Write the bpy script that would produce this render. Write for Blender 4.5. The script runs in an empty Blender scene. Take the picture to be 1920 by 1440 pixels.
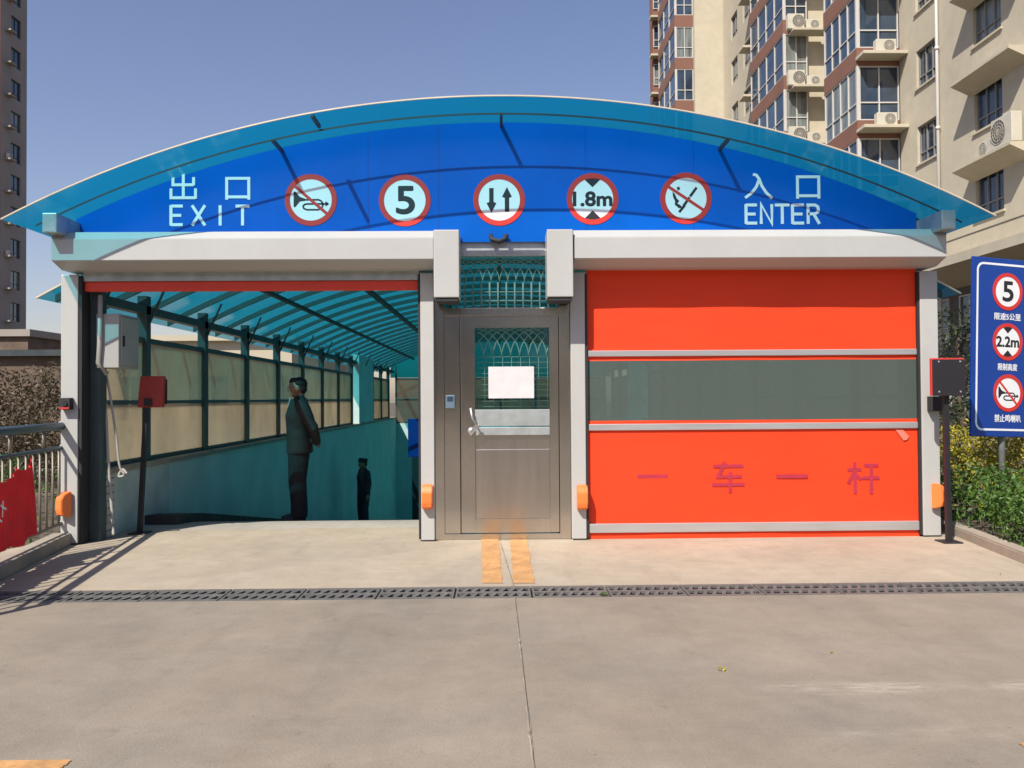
import bpy, bmesh, math, random
import numpy as np
from mathutils import Vector, Matrix
R = math.radians
random.seed(7); rng = np.random.default_rng(7)
S = bpy.context.scene
C = S.collection

# ------------------------------------------------------------------ camera
FPX, CH, CD = 1550.0, 1.3, 7.561            # focal length in photo pixels, camera height, distance to the gate
yaw, pitch, roll = R(.851), R(.987), R(-.388)
fw = Vector((math.sin(yaw)*math.cos(pitch), math.cos(yaw)*math.cos(pitch), math.sin(pitch)))
r0 = Vector((math.cos(yaw), -math.sin(yaw), 0)); u0 = r0.cross(fw)
rt = math.cos(roll)*r0 + math.sin(roll)*u0; up = -math.sin(roll)*r0 + math.cos(roll)*u0
EYE = Vector((0, -CD, CH))
cam_d = bpy.data.cameras.new('camera'); cam = bpy.data.objects.new('camera', cam_d); C.objects.link(cam)
cam.matrix_world = Matrix(((rt.x, up.x, -fw.x, EYE.x), (rt.y, up.y, -fw.y, EYE.y), (rt.z, up.z, -fw.z, EYE.z), (0, 0, 0, 1)))
cam_d.sensor_width = 36; cam_d.lens = 36*FPX/1920; cam_d.clip_end = 2000; cam_d.clip_start = .05
S.camera = cam

def at(px, py, Y):
    """world point seen at photo pixel (px, py) on the plane y = Y"""
    px, py, Y = float(px), float(py), float(Y)
    d = (px-960)/FPX*rt - (py-720)/FPX*up + fw
    return EYE + d*((Y+CD)/d.y)
def X(px, Y, py=745): return at(px, py, Y).x
def Z(py, Y, px=950): return at(px, py, Y).z

# ------------------------------------------------------------------ light
EL, AZ = R(47.5), R(32.2)                    # the sun stands behind the camera, to its left
to_sun = Vector((-math.sin(AZ)*math.cos(EL), -math.cos(AZ)*math.cos(EL), math.sin(EL)))
W = bpy.data.worlds.new('World'); S.world = W; W.use_nodes = True
wn = W.node_tree; sky = wn.nodes.new('ShaderNodeTexSky'); sky.sky_type = 'NISHITA'; sky.sun_disc = False
sky.sun_elevation = EL; sky.sun_rotation = math.atan2(to_sun.x, to_sun.y)
sky.air_density = 1.25; sky.dust_density = 1.0; sky.ozone_density = 1.4; sky.altitude = 50
bg = wn.nodes['Background']; wb = wn.nodes.new('ShaderNodeMix'); wb.data_type = 'RGBA'; wb.blend_type = 'MULTIPLY'; wb.inputs[0].default_value = 1
wb.inputs[7].default_value = (1.035, .93, 1.05, 1); wn.links.new(sky.outputs[0], wb.inputs[6]); wn.links.new(wb.outputs[2], bg.inputs[0])   # slightly violet air
bg.inputs[1].default_value = .085
sd = bpy.data.lights.new('sun', 'SUN'); sd.energy = 4.6; sd.angle = R(.5); sd.color = (1, .94, .84)
sun = bpy.data.objects.new('sun', sd); C.objects.link(sun); sun.location = to_sun*60
sun.rotation_euler = to_sun.to_track_quat('Z', 'Y').to_euler()
S.view_settings.view_transform = 'Standard'; S.view_settings.look = 'None'
S.view_settings.exposure = 0.5; S.view_settings.gamma = 1; S.view_settings.use_curve_mapping = False
S.cycles.transparent_max_bounces = 24; S.cycles.max_bounces = 10
S.cycles.use_denoising = True

# ------------------------------------------------------------------ materials
def srgb(r, g, b):
    f = lambda c: (c/255/12.92) if c <= 10 else ((c/255+.055)/1.055)**2.4
    return (f(r), f(g), f(b))
def mat(name, col, rough=.5, metal=0.0, var=.12, vscale=3.0, bump=0.0, bscale=40.0, spec=.5, stretch=(1, 1, 1), fine=0.0, fscale=60.0, coat=0.0, bdist=.02):
    """principled surface whose colour wanders a little: wear, dust and uneven paint"""
    m = bpy.data.materials.new(name); m.use_nodes = True; n = m.node_tree; p = n.nodes['Principled BSDF']
    p.inputs['Roughness'].default_value = rough; p.inputs['Metallic'].default_value = metal
    p.inputs['Specular IOR Level'].default_value = spec; p.inputs['Coat Weight'].default_value = coat
    tc = n.nodes.new('ShaderNodeTexCoord'); mp = n.nodes.new('ShaderNodeMapping'); mp.inputs['Scale'].default_value = stretch
    n.links.new(tc.outputs['Object'], mp.inputs[0])
    no = n.nodes.new('ShaderNodeTexNoise'); no.inputs['Scale'].default_value = vscale; no.inputs['Detail'].default_value = 6
    n.links.new(mp.outputs[0], no.inputs['Vector'])
    mr = n.nodes.new('ShaderNodeMapRange'); mr.inputs[1].default_value = .3; mr.inputs[2].default_value = .7
    mr.inputs[3].default_value = 1-var; mr.inputs[4].default_value = 1+var
    n.links.new(no.outputs[0], mr.inputs[0]); val = mr.outputs[0]
    if fine:
        n2 = n.nodes.new('ShaderNodeTexNoise'); n2.inputs['Scale'].default_value = fscale; n2.inputs['Detail'].default_value = 3
        n.links.new(mp.outputs[0], n2.inputs['Vector'])
        m2 = n.nodes.new('ShaderNodeMapRange'); m2.inputs[1].default_value = .3; m2.inputs[2].default_value = .7
        m2.inputs[3].default_value = 1-fine; m2.inputs[4].default_value = 1+fine
        n.links.new(n2.outputs[0], m2.inputs[0])
        mu = n.nodes.new('ShaderNodeMath'); mu.operation = 'MULTIPLY'; n.links.new(val, mu.inputs[0]); n.links.new(m2.outputs[0], mu.inputs[1]); val = mu.outputs[0]
    vm = n.nodes.new('ShaderNodeVectorMath'); vm.operation = 'SCALE'; vm.inputs[0].default_value = col
    n.links.new(val, vm.inputs['Scale']); n.links.new(vm.outputs[0], p.inputs['Base Color'])
    if bump:
        nb = n.nodes.new('ShaderNodeTexNoise'); nb.inputs['Scale'].default_value = bscale; nb.inputs['Detail'].default_value = 4
        n.links.new(mp.outputs[0], nb.inputs['Vector'])
        b = n.nodes.new('ShaderNodeBump'); b.inputs['Strength'].default_value = bump; b.inputs['Distance'].default_value = bdist
        n.links.new(nb.outputs[0], b.inputs['Height']); n.links.new(b.outputs[0], p.inputs['Normal'])
    return m
def sheet_mat(name, tint, transl, k_transp, gloss=.08, rough=.25, diff=None, stretch=None, graze=None):
    """thin plastic sheet: part clear (tinted), part translucent, a little shine"""
    m = bpy.data.materials.new(name); m.use_nodes = True; n = m.node_tree; n.nodes.clear()
    out = n.nodes.new('ShaderNodeOutputMaterial')
    t = n.nodes.new('ShaderNodeBsdfTransparent'); t.inputs[0].default_value = (*tint, 1)
    l = n.nodes.new('ShaderNodeBsdfTranslucent'); l.inputs[0].default_value = (*transl, 1)
    mx = n.nodes.new('ShaderNodeMixShader'); mx.inputs[0].default_value = k_transp
    if stretch:
        tc = n.nodes.new('ShaderNodeTexCoord'); mp = n.nodes.new('ShaderNodeMapping'); mp.inputs['Scale'].default_value = stretch
        no = n.nodes.new('ShaderNodeTexNoise'); no.inputs['Scale'].default_value = 1; no.inputs['Detail'].default_value = 5
        mr = n.nodes.new('ShaderNodeMapRange'); mr.inputs[1].default_value = .3; mr.inputs[2].default_value = .7
        mr.inputs[3].default_value = max(0, k_transp-.17); mr.inputs[4].default_value = min(1, k_transp+.17)
        n.links.new(tc.outputs['Object'], mp.inputs[0]); n.links.new(mp.outputs[0], no.inputs['Vector']); n.links.new(no.outputs[0], mr.inputs[0]); n.links.new(mr.outputs[0], mx.inputs[0])
    if graze is not None:               # hollow sheet: the flatter the light meets it, the more its inner walls scatter it
        lw = n.nodes.new('ShaderNodeLayerWeight'); lw.inputs[0].default_value = .5
        mg = n.nodes.new('ShaderNodeMapRange'); mg.inputs[1].default_value = .30; mg.inputs[2].default_value = .58; mg.inputs[3].default_value = k_transp; mg.inputs[4].default_value = graze
        n.links.new(lw.outputs['Facing'], mg.inputs[0]); n.links.new(mg.outputs[0], mx.inputs[0])
    n.links.new(l.outputs[0], mx.inputs[1]); n.links.new(t.outputs[0], mx.inputs[2]); cur = mx.outputs[0]
    if diff:
        d = n.nodes.new('ShaderNodeBsdfDiffuse'); d.inputs[0].default_value = (*diff[0], 1)
        m3 = n.nodes.new('ShaderNodeMixShader'); m3.inputs[0].default_value = diff[1]
        n.links.new(cur, m3.inputs[1]); n.links.new(d.outputs[0], m3.inputs[2]); cur = m3.outputs[0]
    g = n.nodes.new('ShaderNodeBsdfGlossy'); g.inputs['Roughness'].default_value = rough
    fr = n.nodes.new('ShaderNodeFresnel'); fr.inputs[0].default_value = 1.45
    mm = n.nodes.new('ShaderNodeMath'); mm.operation = 'MULTIPLY'; mm.inputs[1].default_value = gloss*10; mm.use_clamp = True
    n.links.new(fr.outputs[0], mm.inputs[0])
    m2 = n.nodes.new('ShaderNodeMixShader'); n.links.new(mm.outputs[0], m2.inputs[0])
    n.links.new(cur, m2.inputs[1]); n.links.new(g.outputs[0], m2.inputs[2]); n.links.new(m2.outputs[0], out.inputs[0])
    return m
def leaf_mat(name, c1, c2, scale=2.0):
    m = bpy.data.materials.new(name); m.use_nodes = True; n = m.node_tree; n.nodes.clear()
    out = n.nodes.new('ShaderNodeOutputMaterial'); tc = n.nodes.new('ShaderNodeTexCoord')
    no = n.nodes.new('ShaderNodeTexNoise'); no.inputs['Scale'].default_value = scale; no.inputs['Detail'].default_value = 8; no.inputs['Roughness'].default_value = .7
    n.links.new(tc.outputs['Object'], no.inputs['Vector'])
    cr = n.nodes.new('ShaderNodeValToRGB'); cr.color_ramp.elements[0].position = .36; cr.color_ramp.elements[1].position = .66
    cr.color_ramp.elements[0].color = (*c1, 1); cr.color_ramp.elements[1].color = (*c2, 1)
    n.links.new(no.outputs[0], cr.inputs[0])
    d = n.nodes.new('ShaderNodeBsdfPrincipled'); d.inputs['Roughness'].default_value = .5; n.links.new(cr.outputs[0], d.inputs['Base Color'])
    t = n.nodes.new('ShaderNodeBsdfTranslucent'); n.links.new(cr.outputs[0], t.inputs[0])
    mx = n.nodes.new('ShaderNodeMixShader'); mx.inputs[0].default_value = .3
    n.links.new(d.outputs[0], mx.inputs[1]); n.links.new(t.outputs[0], mx.inputs[2]); n.links.new(mx.outputs[0], out.inputs[0])
    return m
def concrete(name, col, warm, scuff=False):
    """cast concrete: broad stains, broom marks, grains and (near slab) pale scuffs across the right lane"""
    m = bpy.data.materials.new(name); m.use_nodes = True; n = m.node_tree; p = n.nodes['Principled BSDF']
    p.inputs['Roughness'].default_value = .85; p.inputs['Specular IOR Level'].default_value = .25
    tc = n.nodes.new('ShaderNodeTexCoord')
    def noise(scale, detail=6, st=(1, 1, 1), rough=.55):
        mp = n.nodes.new('ShaderNodeMapping'); mp.inputs['Scale'].default_value = st; n.links.new(tc.outputs['Object'], mp.inputs[0])
        q = n.nodes.new('ShaderNodeTexNoise'); q.inputs['Scale'].default_value = scale; q.inputs['Detail'].default_value = detail; q.inputs['Roughness'].default_value = rough
        n.links.new(mp.outputs[0], q.inputs['Vector']); return q.outputs[0]
    def rng_(s, a, b, c, d):
        q = n.nodes.new('ShaderNodeMapRange'); q.inputs[1].default_value = a; q.inputs[2].default_value = b; q.inputs[3].default_value = c; q.inputs[4].default_value = d
        n.links.new(s, q.inputs[0]); return q.outputs[0]
    def mul(a, b):
        q = n.nodes.new('ShaderNodeMath'); q.operation = 'MULTIPLY'; n.links.new(a, q.inputs[0]); n.links.new(b, q.inputs[1]); return q.outputs[0]
    big = noise(.75, 8, rough=.66)
    v = mul(rng_(big, .32, .68, .86, 1.11), rng_(noise(95, 4, rough=.8), .3, .7, .86, 1.13))
    v = mul(v, rng_(noise(1, 5, (1.1, 9, 1)), .3, .7, .985, 1.015))
    v = mul(v, rng_(noise(5.5, 7, rough=.72), .60, .74, 1.0, .76))
    v = mul(v, rng_(noise(1, 6, (.7, 2.6, 1), .65), .60, .74, 1.0, .86))
    v = mul(v, rng_(noise(2.6, 9, rough=.72), .3, .7, .90, 1.09))
    v = mul(v, rng_(noise(7, 9, rough=.75), .3, .7, .93, 1.06))
    v = mul(v, rng_(noise(1, 6, (5.5, .42, 1), .62), .56, .74, 1.0, .90))
    v = mul(v, rng_(noise(22, 4, rough=.7), .66, .74, 1.0, .72))
    v = mul(v, rng_(noise(380, 2), .68, .78, 1.0, .7))
    mx = n.nodes.new('ShaderNodeMix'); mx.data_type = 'RGBA'; mx.inputs[6].default_value = (*col, 1); mx.inputs[7].default_value = (*warm, 1)
    n.links.new(rng_(noise(.9, 5), .35, .65, 0, 1), mx.inputs[0]); colour = mx.outputs[2]
    if scuff:
        sep = n.nodes.new('ShaderNodeSeparateXYZ'); n.links.new(tc.outputs['Object'], sep.inputs[0])
        def math_(op, a, b, c=None):
            q = n.nodes.new('ShaderNodeMath'); q.operation = op
            for k, x in enumerate((a, b, c)):
                if x is None: continue
                if isinstance(x, (int, float)): q.inputs[k].default_value = x
                else: n.links.new(x, q.inputs[k])
            return q.outputs[0]
        yw = math_('ADD', sep.outputs[1], math_('MULTIPLY', math_('SUBTRACT', noise(2.2, 3), .5), .22))
        near_ = lambda c, w_: rng_(math_('ABSOLUTE', math_('SUBTRACT', yw, c), 0), 0.0, w_, 1, 0)
        bands = math_('MAXIMUM', near_(-3.86, .10), near_(-4.40, .09))
        msk = mul(mul(rng_(sep.outputs[0], 1.05, 1.5, 0, 1), bands), rng_(noise(1, 4, (2.2, 1, 1)), .38, .55, .15, 1))
        st = rng_(noise(1, 8, (4.5, 26, 1), .75), .40, .62, 0, 1.0)
        mx2 = n.nodes.new('ShaderNodeMix'); mx2.data_type = 'RGBA'; n.links.new(mul(msk, st), mx2.inputs[0])
        n.links.new(colour, mx2.inputs[6]); mx2.inputs[7].default_value = (.42, .37, .30, 1); colour = mx2.outputs[2]
    vm = n.nodes.new('ShaderNodeVectorMath'); vm.operation = 'SCALE'; n.links.new(colour, vm.inputs[0]); n.links.new(v, vm.inputs['Scale'])
    n.links.new(vm.outputs[0], p.inputs['Base Color'])
    b = n.nodes.new('ShaderNodeBump'); b.inputs['Strength'].default_value = .25; b.inputs['Distance'].default_value = .01
    n.links.new(noise(90, 5), b.inputs['Height']); n.links.new(b.outputs[0], p.inputs['Normal'])
    return m

M = dict(
    near=concrete('near_concrete', (.238, .207, .168), (.265, .222, .172), True),
    far=concrete('far_concrete', (.368, .317, .247), (.392, .328, .247)),
    ramp=concrete('ramp_concrete', (.36, .34, .30), (.40, .36, .30)),
    kerb=mat('kerb_concrete', (.30, .26, .205), .9, var=.18, vscale=4, fine=.1),
    soil=mat('soil', (.10, .08, .055), .95, var=.35, vscale=1.2, fine=.2, bump=.6),
    joint=mat('joint_sealant', (.33, .285, .22), .9, var=.3, vscale=6),
    yellow=mat('worn_yellow_paint', (.47, .255, .10), .8, var=.2, vscale=6, fine=.15, fscale=40),
    iron=mat('cast_iron', (.135, .13, .122), .65, .2, var=.25, vscale=8),
    black=mat('trench_dark', (.006, .006, .006), .9),
    white=mat('white_powder_coat', (.425, .425, .41), .38, var=.045, vscale=1.3, fine=.015, fscale=12),
    alu=mat('aluminium', (.52, .52, .52), .34, .55, var=.08, vscale=5, stretch=(.4, 4, 4)),
    galv=mat('galvanised_steel', (.42, .45, .45), .4, .5, var=.15, vscale=9),
    trim=mat('canopy_edge_trim', (.62, .55, .42), .4, .2, var=.1),
    rib=mat('dark_steel', (.045, .055, .06), .5, .2, var=.2),
    post=mat('grey_green_steel', (.055, .08, .082), .5, .1, var=.15),
    blue=mat('blue_panel', (.0008, .100, .48), .26, var=.10, vscale=1.1, stretch=(1, 1, .5), spec=.25, fine=.03, fscale=7, bump=.25, bscale=1.6),
    sign_blue=mat('sign_blue', (.006, .045, .27), .35, var=.05),
    sign_white=mat('sign_white', (.78, .79, .80), .45, var=.03),
    red=mat('sign_red', (.58, .035, .026), .45, var=.06),
    ink=mat('sign_black', (.018, .016, .02), .5),
    orange=mat('orange_curtain', (.82, .052, .012), .55, var=.06, vscale=1.2, stretch=(.6, 1, 2.5), fine=.02, fscale=8, bump=.22, bscale=2.2, spec=.3),
    magenta=mat('faded_red_lettering', (.40, .022, .045), .6, var=.1, vscale=20),
    redcloth=mat('red_curtain_edge', (.72, .055, .03), .6, var=.06),
    guard=mat('orange_plastic', (.86, .20, .045), .4, var=.06),
    rubber=mat('black_rubber', (.02, .02, .022), .7),
    steel=mat('brushed_stainless', (.57, .53, .485), .19, 1.0, var=.1, vscale=2.2, stretch=(1, 1, .5), fine=.05, fscale=90, bump=.10, bscale=2.2, bdist=.03),
    steel_panel=mat('brushed_stainless_panel', (.55, .505, .46), .27, 1.0, var=.08, vscale=2, stretch=(6, 1, .5), fine=.05, fscale=120),
    grille=mat('grille_white_metal', (.86, .87, .85), .5, .0, var=.08),
    paper=mat('white_paper', (.60, .59, .60), .8, var=.05, vscale=5, bump=.25, bscale=9),
    reader=mat('grey_blue_plastic', (.11, .16, .21), .35),
    cabinet=mat('grey_cabinet_paint', (.33, .335, .32), .5, var=.06),
    wallpaint=mat('green_grey_wall_paint', (.43, .59, .57), .7, var=.10, vscale=1.5, fine=.04, fscale=20),
    wallgrey=mat('daylit_wall_paint', (.38, .48, .46), .9, var=.2, vscale=3, fine=.08),
    brick=None, joint_gap=mat('joint_gap', (.17, .15, .12), .9), tape=mat('pinkish_tape', (.62, .20, .14), .4), redcase=mat('shaded_red_case', (.34, .035, .028), .55, var=.08), frameg=mat('grey_window_frame', (.22, .21, .20), .5), bright_backdrop=mat('pale_backdrop', (.30, .27, .215), .9, var=.15, vscale=2, fine=.1),
    darkkerb=mat('dark_rubber_kerb', (.05, .042, .038), .8, var=.4, vscale=5),
    cable=mat('white_cable', (.36, .35, .32), .5),
    sash=mat('dark_window_rail', (.07, .09, .09), .5),
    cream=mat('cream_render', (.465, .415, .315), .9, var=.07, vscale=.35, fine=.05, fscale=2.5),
    cream2=mat('cream_render_darker', (.44, .395, .30), .9, var=.08, vscale=.35, fine=.05, fscale=2.5),  # slightly darker version of the cream
    brown=mat('brown_render', (.20, .095, .065), .85, var=.08, vscale=.8, fine=.05),
    frame=mat('white_window_frame', (.52, .50, .47), .5, var=.04),
    glass=mat('window_glass', (.035, .055, .085), .06, spec=.8, var=.5, vscale=.8),
    glass2=mat('curtained_glass', (.16, .18, .17), .12, spec=.7, var=.5, vscale=1.5, stretch=(3, 3, .3)),
    ac=mat('air_conditioner_casing', (.50, .47, .39), .6, var=.06),
    acdark=mat('air_conditioner_grille', (.10, .09, .08), .6),
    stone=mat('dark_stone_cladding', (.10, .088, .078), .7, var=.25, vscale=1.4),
    tower=mat('tower_render', (.29, .255, .225), .9, var=.08, vscale=.4),
    towerbrown=mat('tower_brown_render', (.12, .06, .05), .9, var=.1, vscale=.5),
    brownwall=mat('brown_house_wall', (.125, .088, .065), .9, var=.25, vscale=1.0, fine=.12, fscale=6),
    annex=mat('cream_annex_wall', (.46, .41, .31), .9, var=.1, vscale=.5),
    rail=mat('teal_handrail', (.015, .06, .075), .4, .0, var=.1),
    bars=mat('railing_bars', (.22, .20, .16), .5, .3, var=.15),
    flag=mat('red_cloth', (.74, .018, .024), .75, var=.14, vscale=5),
    skin=mat('skin', (.30, .155, .10), .55, var=.08, vscale=20),
    hair=mat('black_hair', (.010, .009, .010), .8, var=.3, vscale=60),
    jacket=mat('grey_jacket', (.027, .0205, .0185), .85, var=.22, vscale=9, bump=.8, bscale=11),
    trousers=mat('black_trousers', (.011, .010, .012), .85, var=.25, vscale=9, bump=.8, bscale=12),
    shirt=mat('pale_shirt', (.55, .60, .62), .8),
    navy=mat('navy_uniform', (.018, .022, .035), .8, var=.2, vscale=9),
    leafg=leaf_mat('green_leaves', (.022, .055, .010), (.14, .27, .04), 7),
    leafy=leaf_mat('yellow_leaves', (.13, .15, .012), (.62, .50, .04), 6),
    leafd=leaf_mat('dark_leaves', (.012, .022, .008), (.05, .08, .022), 3),
    dry=leaf_mat('dry_brown_leaves', (.05, .038, .02), (.125, .092, .05), 2.5),
    bark=mat('bark', (.09, .065, .045), .9, var=.3, vscale=8),
    roof=sheet_mat('blue_polycarbonate', (.24, .74, .86), (.002, .112, .215), .86, .012, .2, graze=.06),
    tunnelroof=sheet_mat('teal_polycarbonate', (.10, .56, .64), (.003, .125, .19), .80, .03, .25, graze=.14),
    panel=sheet_mat('yellowed_plastic_sheet', (.62, .575, .48), (.86, .77, .60), .52, .05, .12, diff=((.36, .33, .27), .12), stretch=(1.5, 1.5, .8)),
    vinyl=sheet_mat('frosted_vinyl', (.62, .74, .68), (.30, .38, .34), .80, .03, .25, diff=((.155, .19, .175), .42), stretch=(2.5, 1, .5)),
    doorglass=sheet_mat('door_glass', (.70, .82, .80), (.3, .4, .4), .96, .05, .03),
)
def brick_mat():
    m = mat('white_blockwork', (.40, .39, .36), .9, var=.15, vscale=4); n = m.node_tree; p = n.nodes['Principled BSDF']
    tc = n.nodes.new('ShaderNodeTexCoord'); mp = n.nodes.new('ShaderNodeMapping'); mp.inputs['Rotation'].default_value = (R(90), 0, 0)
    b = n.nodes.new('ShaderNodeTexBrick'); b.inputs['Scale'].default_value = 1; b.inputs['Brick Width'].default_value = .24; b.inputs['Row Height'].default_value = .07
    b.inputs['Mortar Size'].default_value = .008; b.inputs['Color1'].default_value = (.40, .39, .36, 1); b.inputs['Color2'].default_value = (.46, .45, .42, 1); b.inputs['Mortar'].default_value = (.16, .15, .14, 1)
    n.links.new(tc.outputs['Object'], mp.inputs[0]); n.links.new(mp.outputs[0], b.inputs[0]); n.links.new(b.outputs[0], p.inputs['Base Color'])
    return m
M['brick'] = brick_mat()

# ------------------------------------------------------------------ object helpers
def tag(o, label=None, cat=None, group=None, kind=None):
    for k, v in (('label', label), ('category', cat), ('group', group), ('kind', kind)):
        if v: o[k] = v
    return o
ORG = {}
def thing(name, label, cat, loc=(0, 0, 0), group=None, rotz=0):
    o = bpy.data.objects.new(name, None); C.objects.link(o); o.location = loc; o.rotation_euler = (0, 0, rotz); o.empty_display_size = .1
    ORG[o] = Vector(loc); return tag(o, label, cat, group)
def copy_tree(o, parent=None):
    c = o.copy(); C.objects.link(c); c.parent = parent
    for ch in list(o.children): copy_tree(ch, c)
    return c
class MB:
    def __init__(s): s.bm = bmesh.new()
    def _faces(s, vs, idx):
        for f in idx:
            try: s.bm.faces.new([vs[i] for i in f])
            except ValueError: pass
    def hexa(s, P, bevel=0):
        vs = [s.bm.verts.new(p) for p in P]
        fs = []
        for f in ((0, 1, 2, 3), (7, 6, 5, 4), (0, 4, 5, 1), (1, 5, 6, 2), (2, 6, 7, 3), (3, 7, 4, 0)): fs.append(s.bm.faces.new([vs[i] for i in f]))
        if bevel:
            es = list({e for f in fs for e in f.edges})
            bmesh.ops.bevel(s.bm, geom=es, offset=bevel, segments=2, affect='EDGES', profile=.5)
        return s
    def box(s, x0, x1, y0, y1, z0, z1, bevel=0):
        x0, x1 = sorted((x0, x1)); y0, y1 = sorted((y0, y1)); z0, z1 = sorted((z0, z1))
        return s.hexa([(x0, y0, z0), (x0, y1, z0), (x1, y1, z0), (x1, y0, z0), (x0, y0, z1), (x0, y1, z1), (x1, y1, z1), (x1, y0, z1)], bevel)
    def obox(s, P, u0, u1, v0, v1, w0, w1, bevel=0):
        return s.hexa([P(u0, v0, w0), P(u0, v0, w1), P(u1, v0, w1), P(u1, v0, w0), P(u0, v1, w0), P(u0, v1, w1), P(u1, v1, w1), P(u1, v1, w0)], bevel)
    def poly(s, pts, P, w0, w1):
        """flat outline (u, v) between depths w0 and w1 of the frame P"""
        a = [s.bm.verts.new(P(u, v, w0)) for u, v in pts]; b = [s.bm.verts.new(P(u, v, w1)) for u, v in pts]; k = len(pts)
        s.bm.faces.new(a); s.bm.faces.new(b[::-1])
        for i in range(k): s.bm.faces.new((a[i], b[i], b[(i+1) % k], a[(i+1) % k]))
        return s
    def profx(s, prof, x0, x1):
        """outline in (y, z) run along x"""
        return s.poly(prof, lambda u, v, w: (w, u, v), x0, x1)
    def ring(s, c, ro, ri, P, w0, w1, n=48):
        rows = []
        for r_, w in ((ro, w0), (ro, w1), (ri, w1), (ri, w0)):
            rows.append([s.bm.verts.new(P(c[0]+r_*math.cos(2*math.pi*i/n), c[1]+r_*math.sin(2*math.pi*i/n), w)) for i in range(n)])
        for k in range(4):
            a, b = rows[k], rows[(k+1) % 4]
            for i in range(n): s.bm.faces.new((a[i], a[(i+1) % n], b[(i+1) % n], b[i]))
        return s
    def disc(s, c, r_, P, w0, w1, n=48):
        return s.poly([(c[0]+r_*math.cos(2*math.pi*i/n), c[1]+r_*math.sin(2*math.pi*i/n)) for i in range(n)], P, w0, w1)
    def strokes(s, lines, wd, P, w0, w1):
        """pen strokes of width wd along polylines, mitred and square ended"""
        for ln, L in enumerate(lines):
            L = [Vector(p) for p in L]; le, ri = [], []; wt = w1+.0004*ln*(1 if w1 > w0 else -1)
            for i, p in enumerate(L):
                d0 = (p-L[i-1]).normalized() if i else None; d1 = (L[i+1]-p).normalized() if i < len(L)-1 else None
                d = (d0+d1).normalized() if d0 is not None and d1 is not None else (d0 or d1)
                nrm = Vector((-d.y, d.x)); k = 1/max(.45, nrm.dot(Vector((-(d0 or d1).y, (d0 or d1).x))))
                le.append(tuple(p+nrm*wd/2*k)); ri.append(tuple(p-nrm*wd/2*k))
            for i in range(len(L)-1):
                s.poly([ri[i], ri[i+1], le[i+1], le[i]], P, w0, wt)
        return s
    def tube(s, pts, r_, n=8, hint=(0, 0, 1), caps=True):
        """tube through pts; r_ is one radius, a list, or a list of (side, other) half widths"""
        pts = [Vector(p) for p in pts]; rings = []
        rad = r_ if isinstance(r_, (list, tuple)) else [r_]*len(pts)
        for i, p in enumerate(pts):
            t = (pts[min(i+1, len(pts)-1)]-pts[max(i-1, 0)]).normalized()
            h = Vector(hint)
            if abs(t.dot(h)) > .95: h = Vector((0, 1, 0)) if abs(t.y) < .9 else Vector((1, 0, 0))
            a = t.cross(h).normalized(); b = t.cross(a).normalized()
            ra, rb = rad[i] if isinstance(rad[i], (list, tuple)) else (rad[i], rad[i])
            rings.append([s.bm.verts.new(p+a*ra*math.cos(2*math.pi*j/n)+b*rb*math.sin(2*math.pi*j/n)) for j in range(n)])
        for q, w in zip(rings, rings[1:]):
            for j in range(n): s.bm.faces.new((q[j], q[(j+1) % n], w[(j+1) % n], w[j]))
        if caps: s.bm.faces.new(rings[0][::-1]); s.bm.faces.new(rings[-1])
        return s
    def ell(s, c, r_, n=14, m=9):
        c = Vector(c); rows = []
        for i in range(1, m):
            a = math.pi*i/m
            rows.append([s.bm.verts.new((c.x+r_[0]*math.sin(a)*math.cos(2*math.pi*j/n), c.y+r_[1]*math.sin(a)*math.sin(2*math.pi*j/n), c.z+r_[2]*math.cos(a))) for j in range(n)])
        t = s.bm.verts.new((c.x, c.y, c.z+r_[2])); b = s.bm.verts.new((c.x, c.y, c.z-r_[2]))
        for q, w in zip(rows, rows[1:]):
            for j in range(n): s.bm.faces.new((q[j], w[j], w[(j+1) % n], q[(j+1) % n]))
        for j in range(n):
            s.bm.faces.new((t, rows[0][j], rows[0][(j+1) % n])); s.bm.faces.new((b, rows[-1][(j+1) % n], rows[-1][j]))
        return s
    def add(s, me, fn):
        """another mesh's faces, its points moved by fn"""
        vs = [s.bm.verts.new(fn(v.co)) for v in me.vertices]
        for p in me.polygons:
            try: s.bm.faces.new([vs[i] for i in p.vertices])
            except ValueError: pass
        return s
    def build(s, name, m, parent=None, origin=None, smooth=False, local=False, remesh=None):
        bm = s.bm; bmesh.ops.recalc_face_normals(bm, faces=bm.faces)
        o0 = Vector((0, 0, 0)) if local else (ORG[parent] if parent is not None else Vector(origin or (0, 0, 0)))
        if o0.length: bmesh.ops.translate(bm, verts=bm.verts, vec=-o0)
        me = bpy.data.meshes.new(name); bm.to_mesh(me); bm.free()
        if remesh:
            t = bpy.data.objects.new('t', me); C.objects.link(t)
            q = t.modifiers.new('r', 'REMESH'); q.mode = 'VOXEL'; q.voxel_size = remesh
            q = t.modifiers.new('s', 'SMOOTH'); q.factor = .5; q.iterations = 4
            me2 = bpy.data.meshes.new_from_object(t.evaluated_get(bpy.context.evaluated_depsgraph_get()))
            bpy.data.objects.remove(t); me = me2; me.name = name; smooth = True
        if smooth: me.polygons.foreach_set('use_smooth', [True]*len(me.polygons))
        me.materials.clear(); me.materials.append(m)
        o = bpy.data.objects.new(name, me); C.objects.link(o)
        if parent is not None:
            o.parent = parent; ORG[o] = ORG[parent]
        else:
            o.location = o0; ORG[o] = o0
        return o
def flat(name, verts, faces, m, kind='structure'):
    me = bpy.data.meshes.new(name); me.from_pydata(verts, [], faces); me.materials.append(m)
    o = bpy.data.objects.new(name, me); C.objects.link(o); ORG[o] = Vector(); o['kind'] = kind; return o
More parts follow.
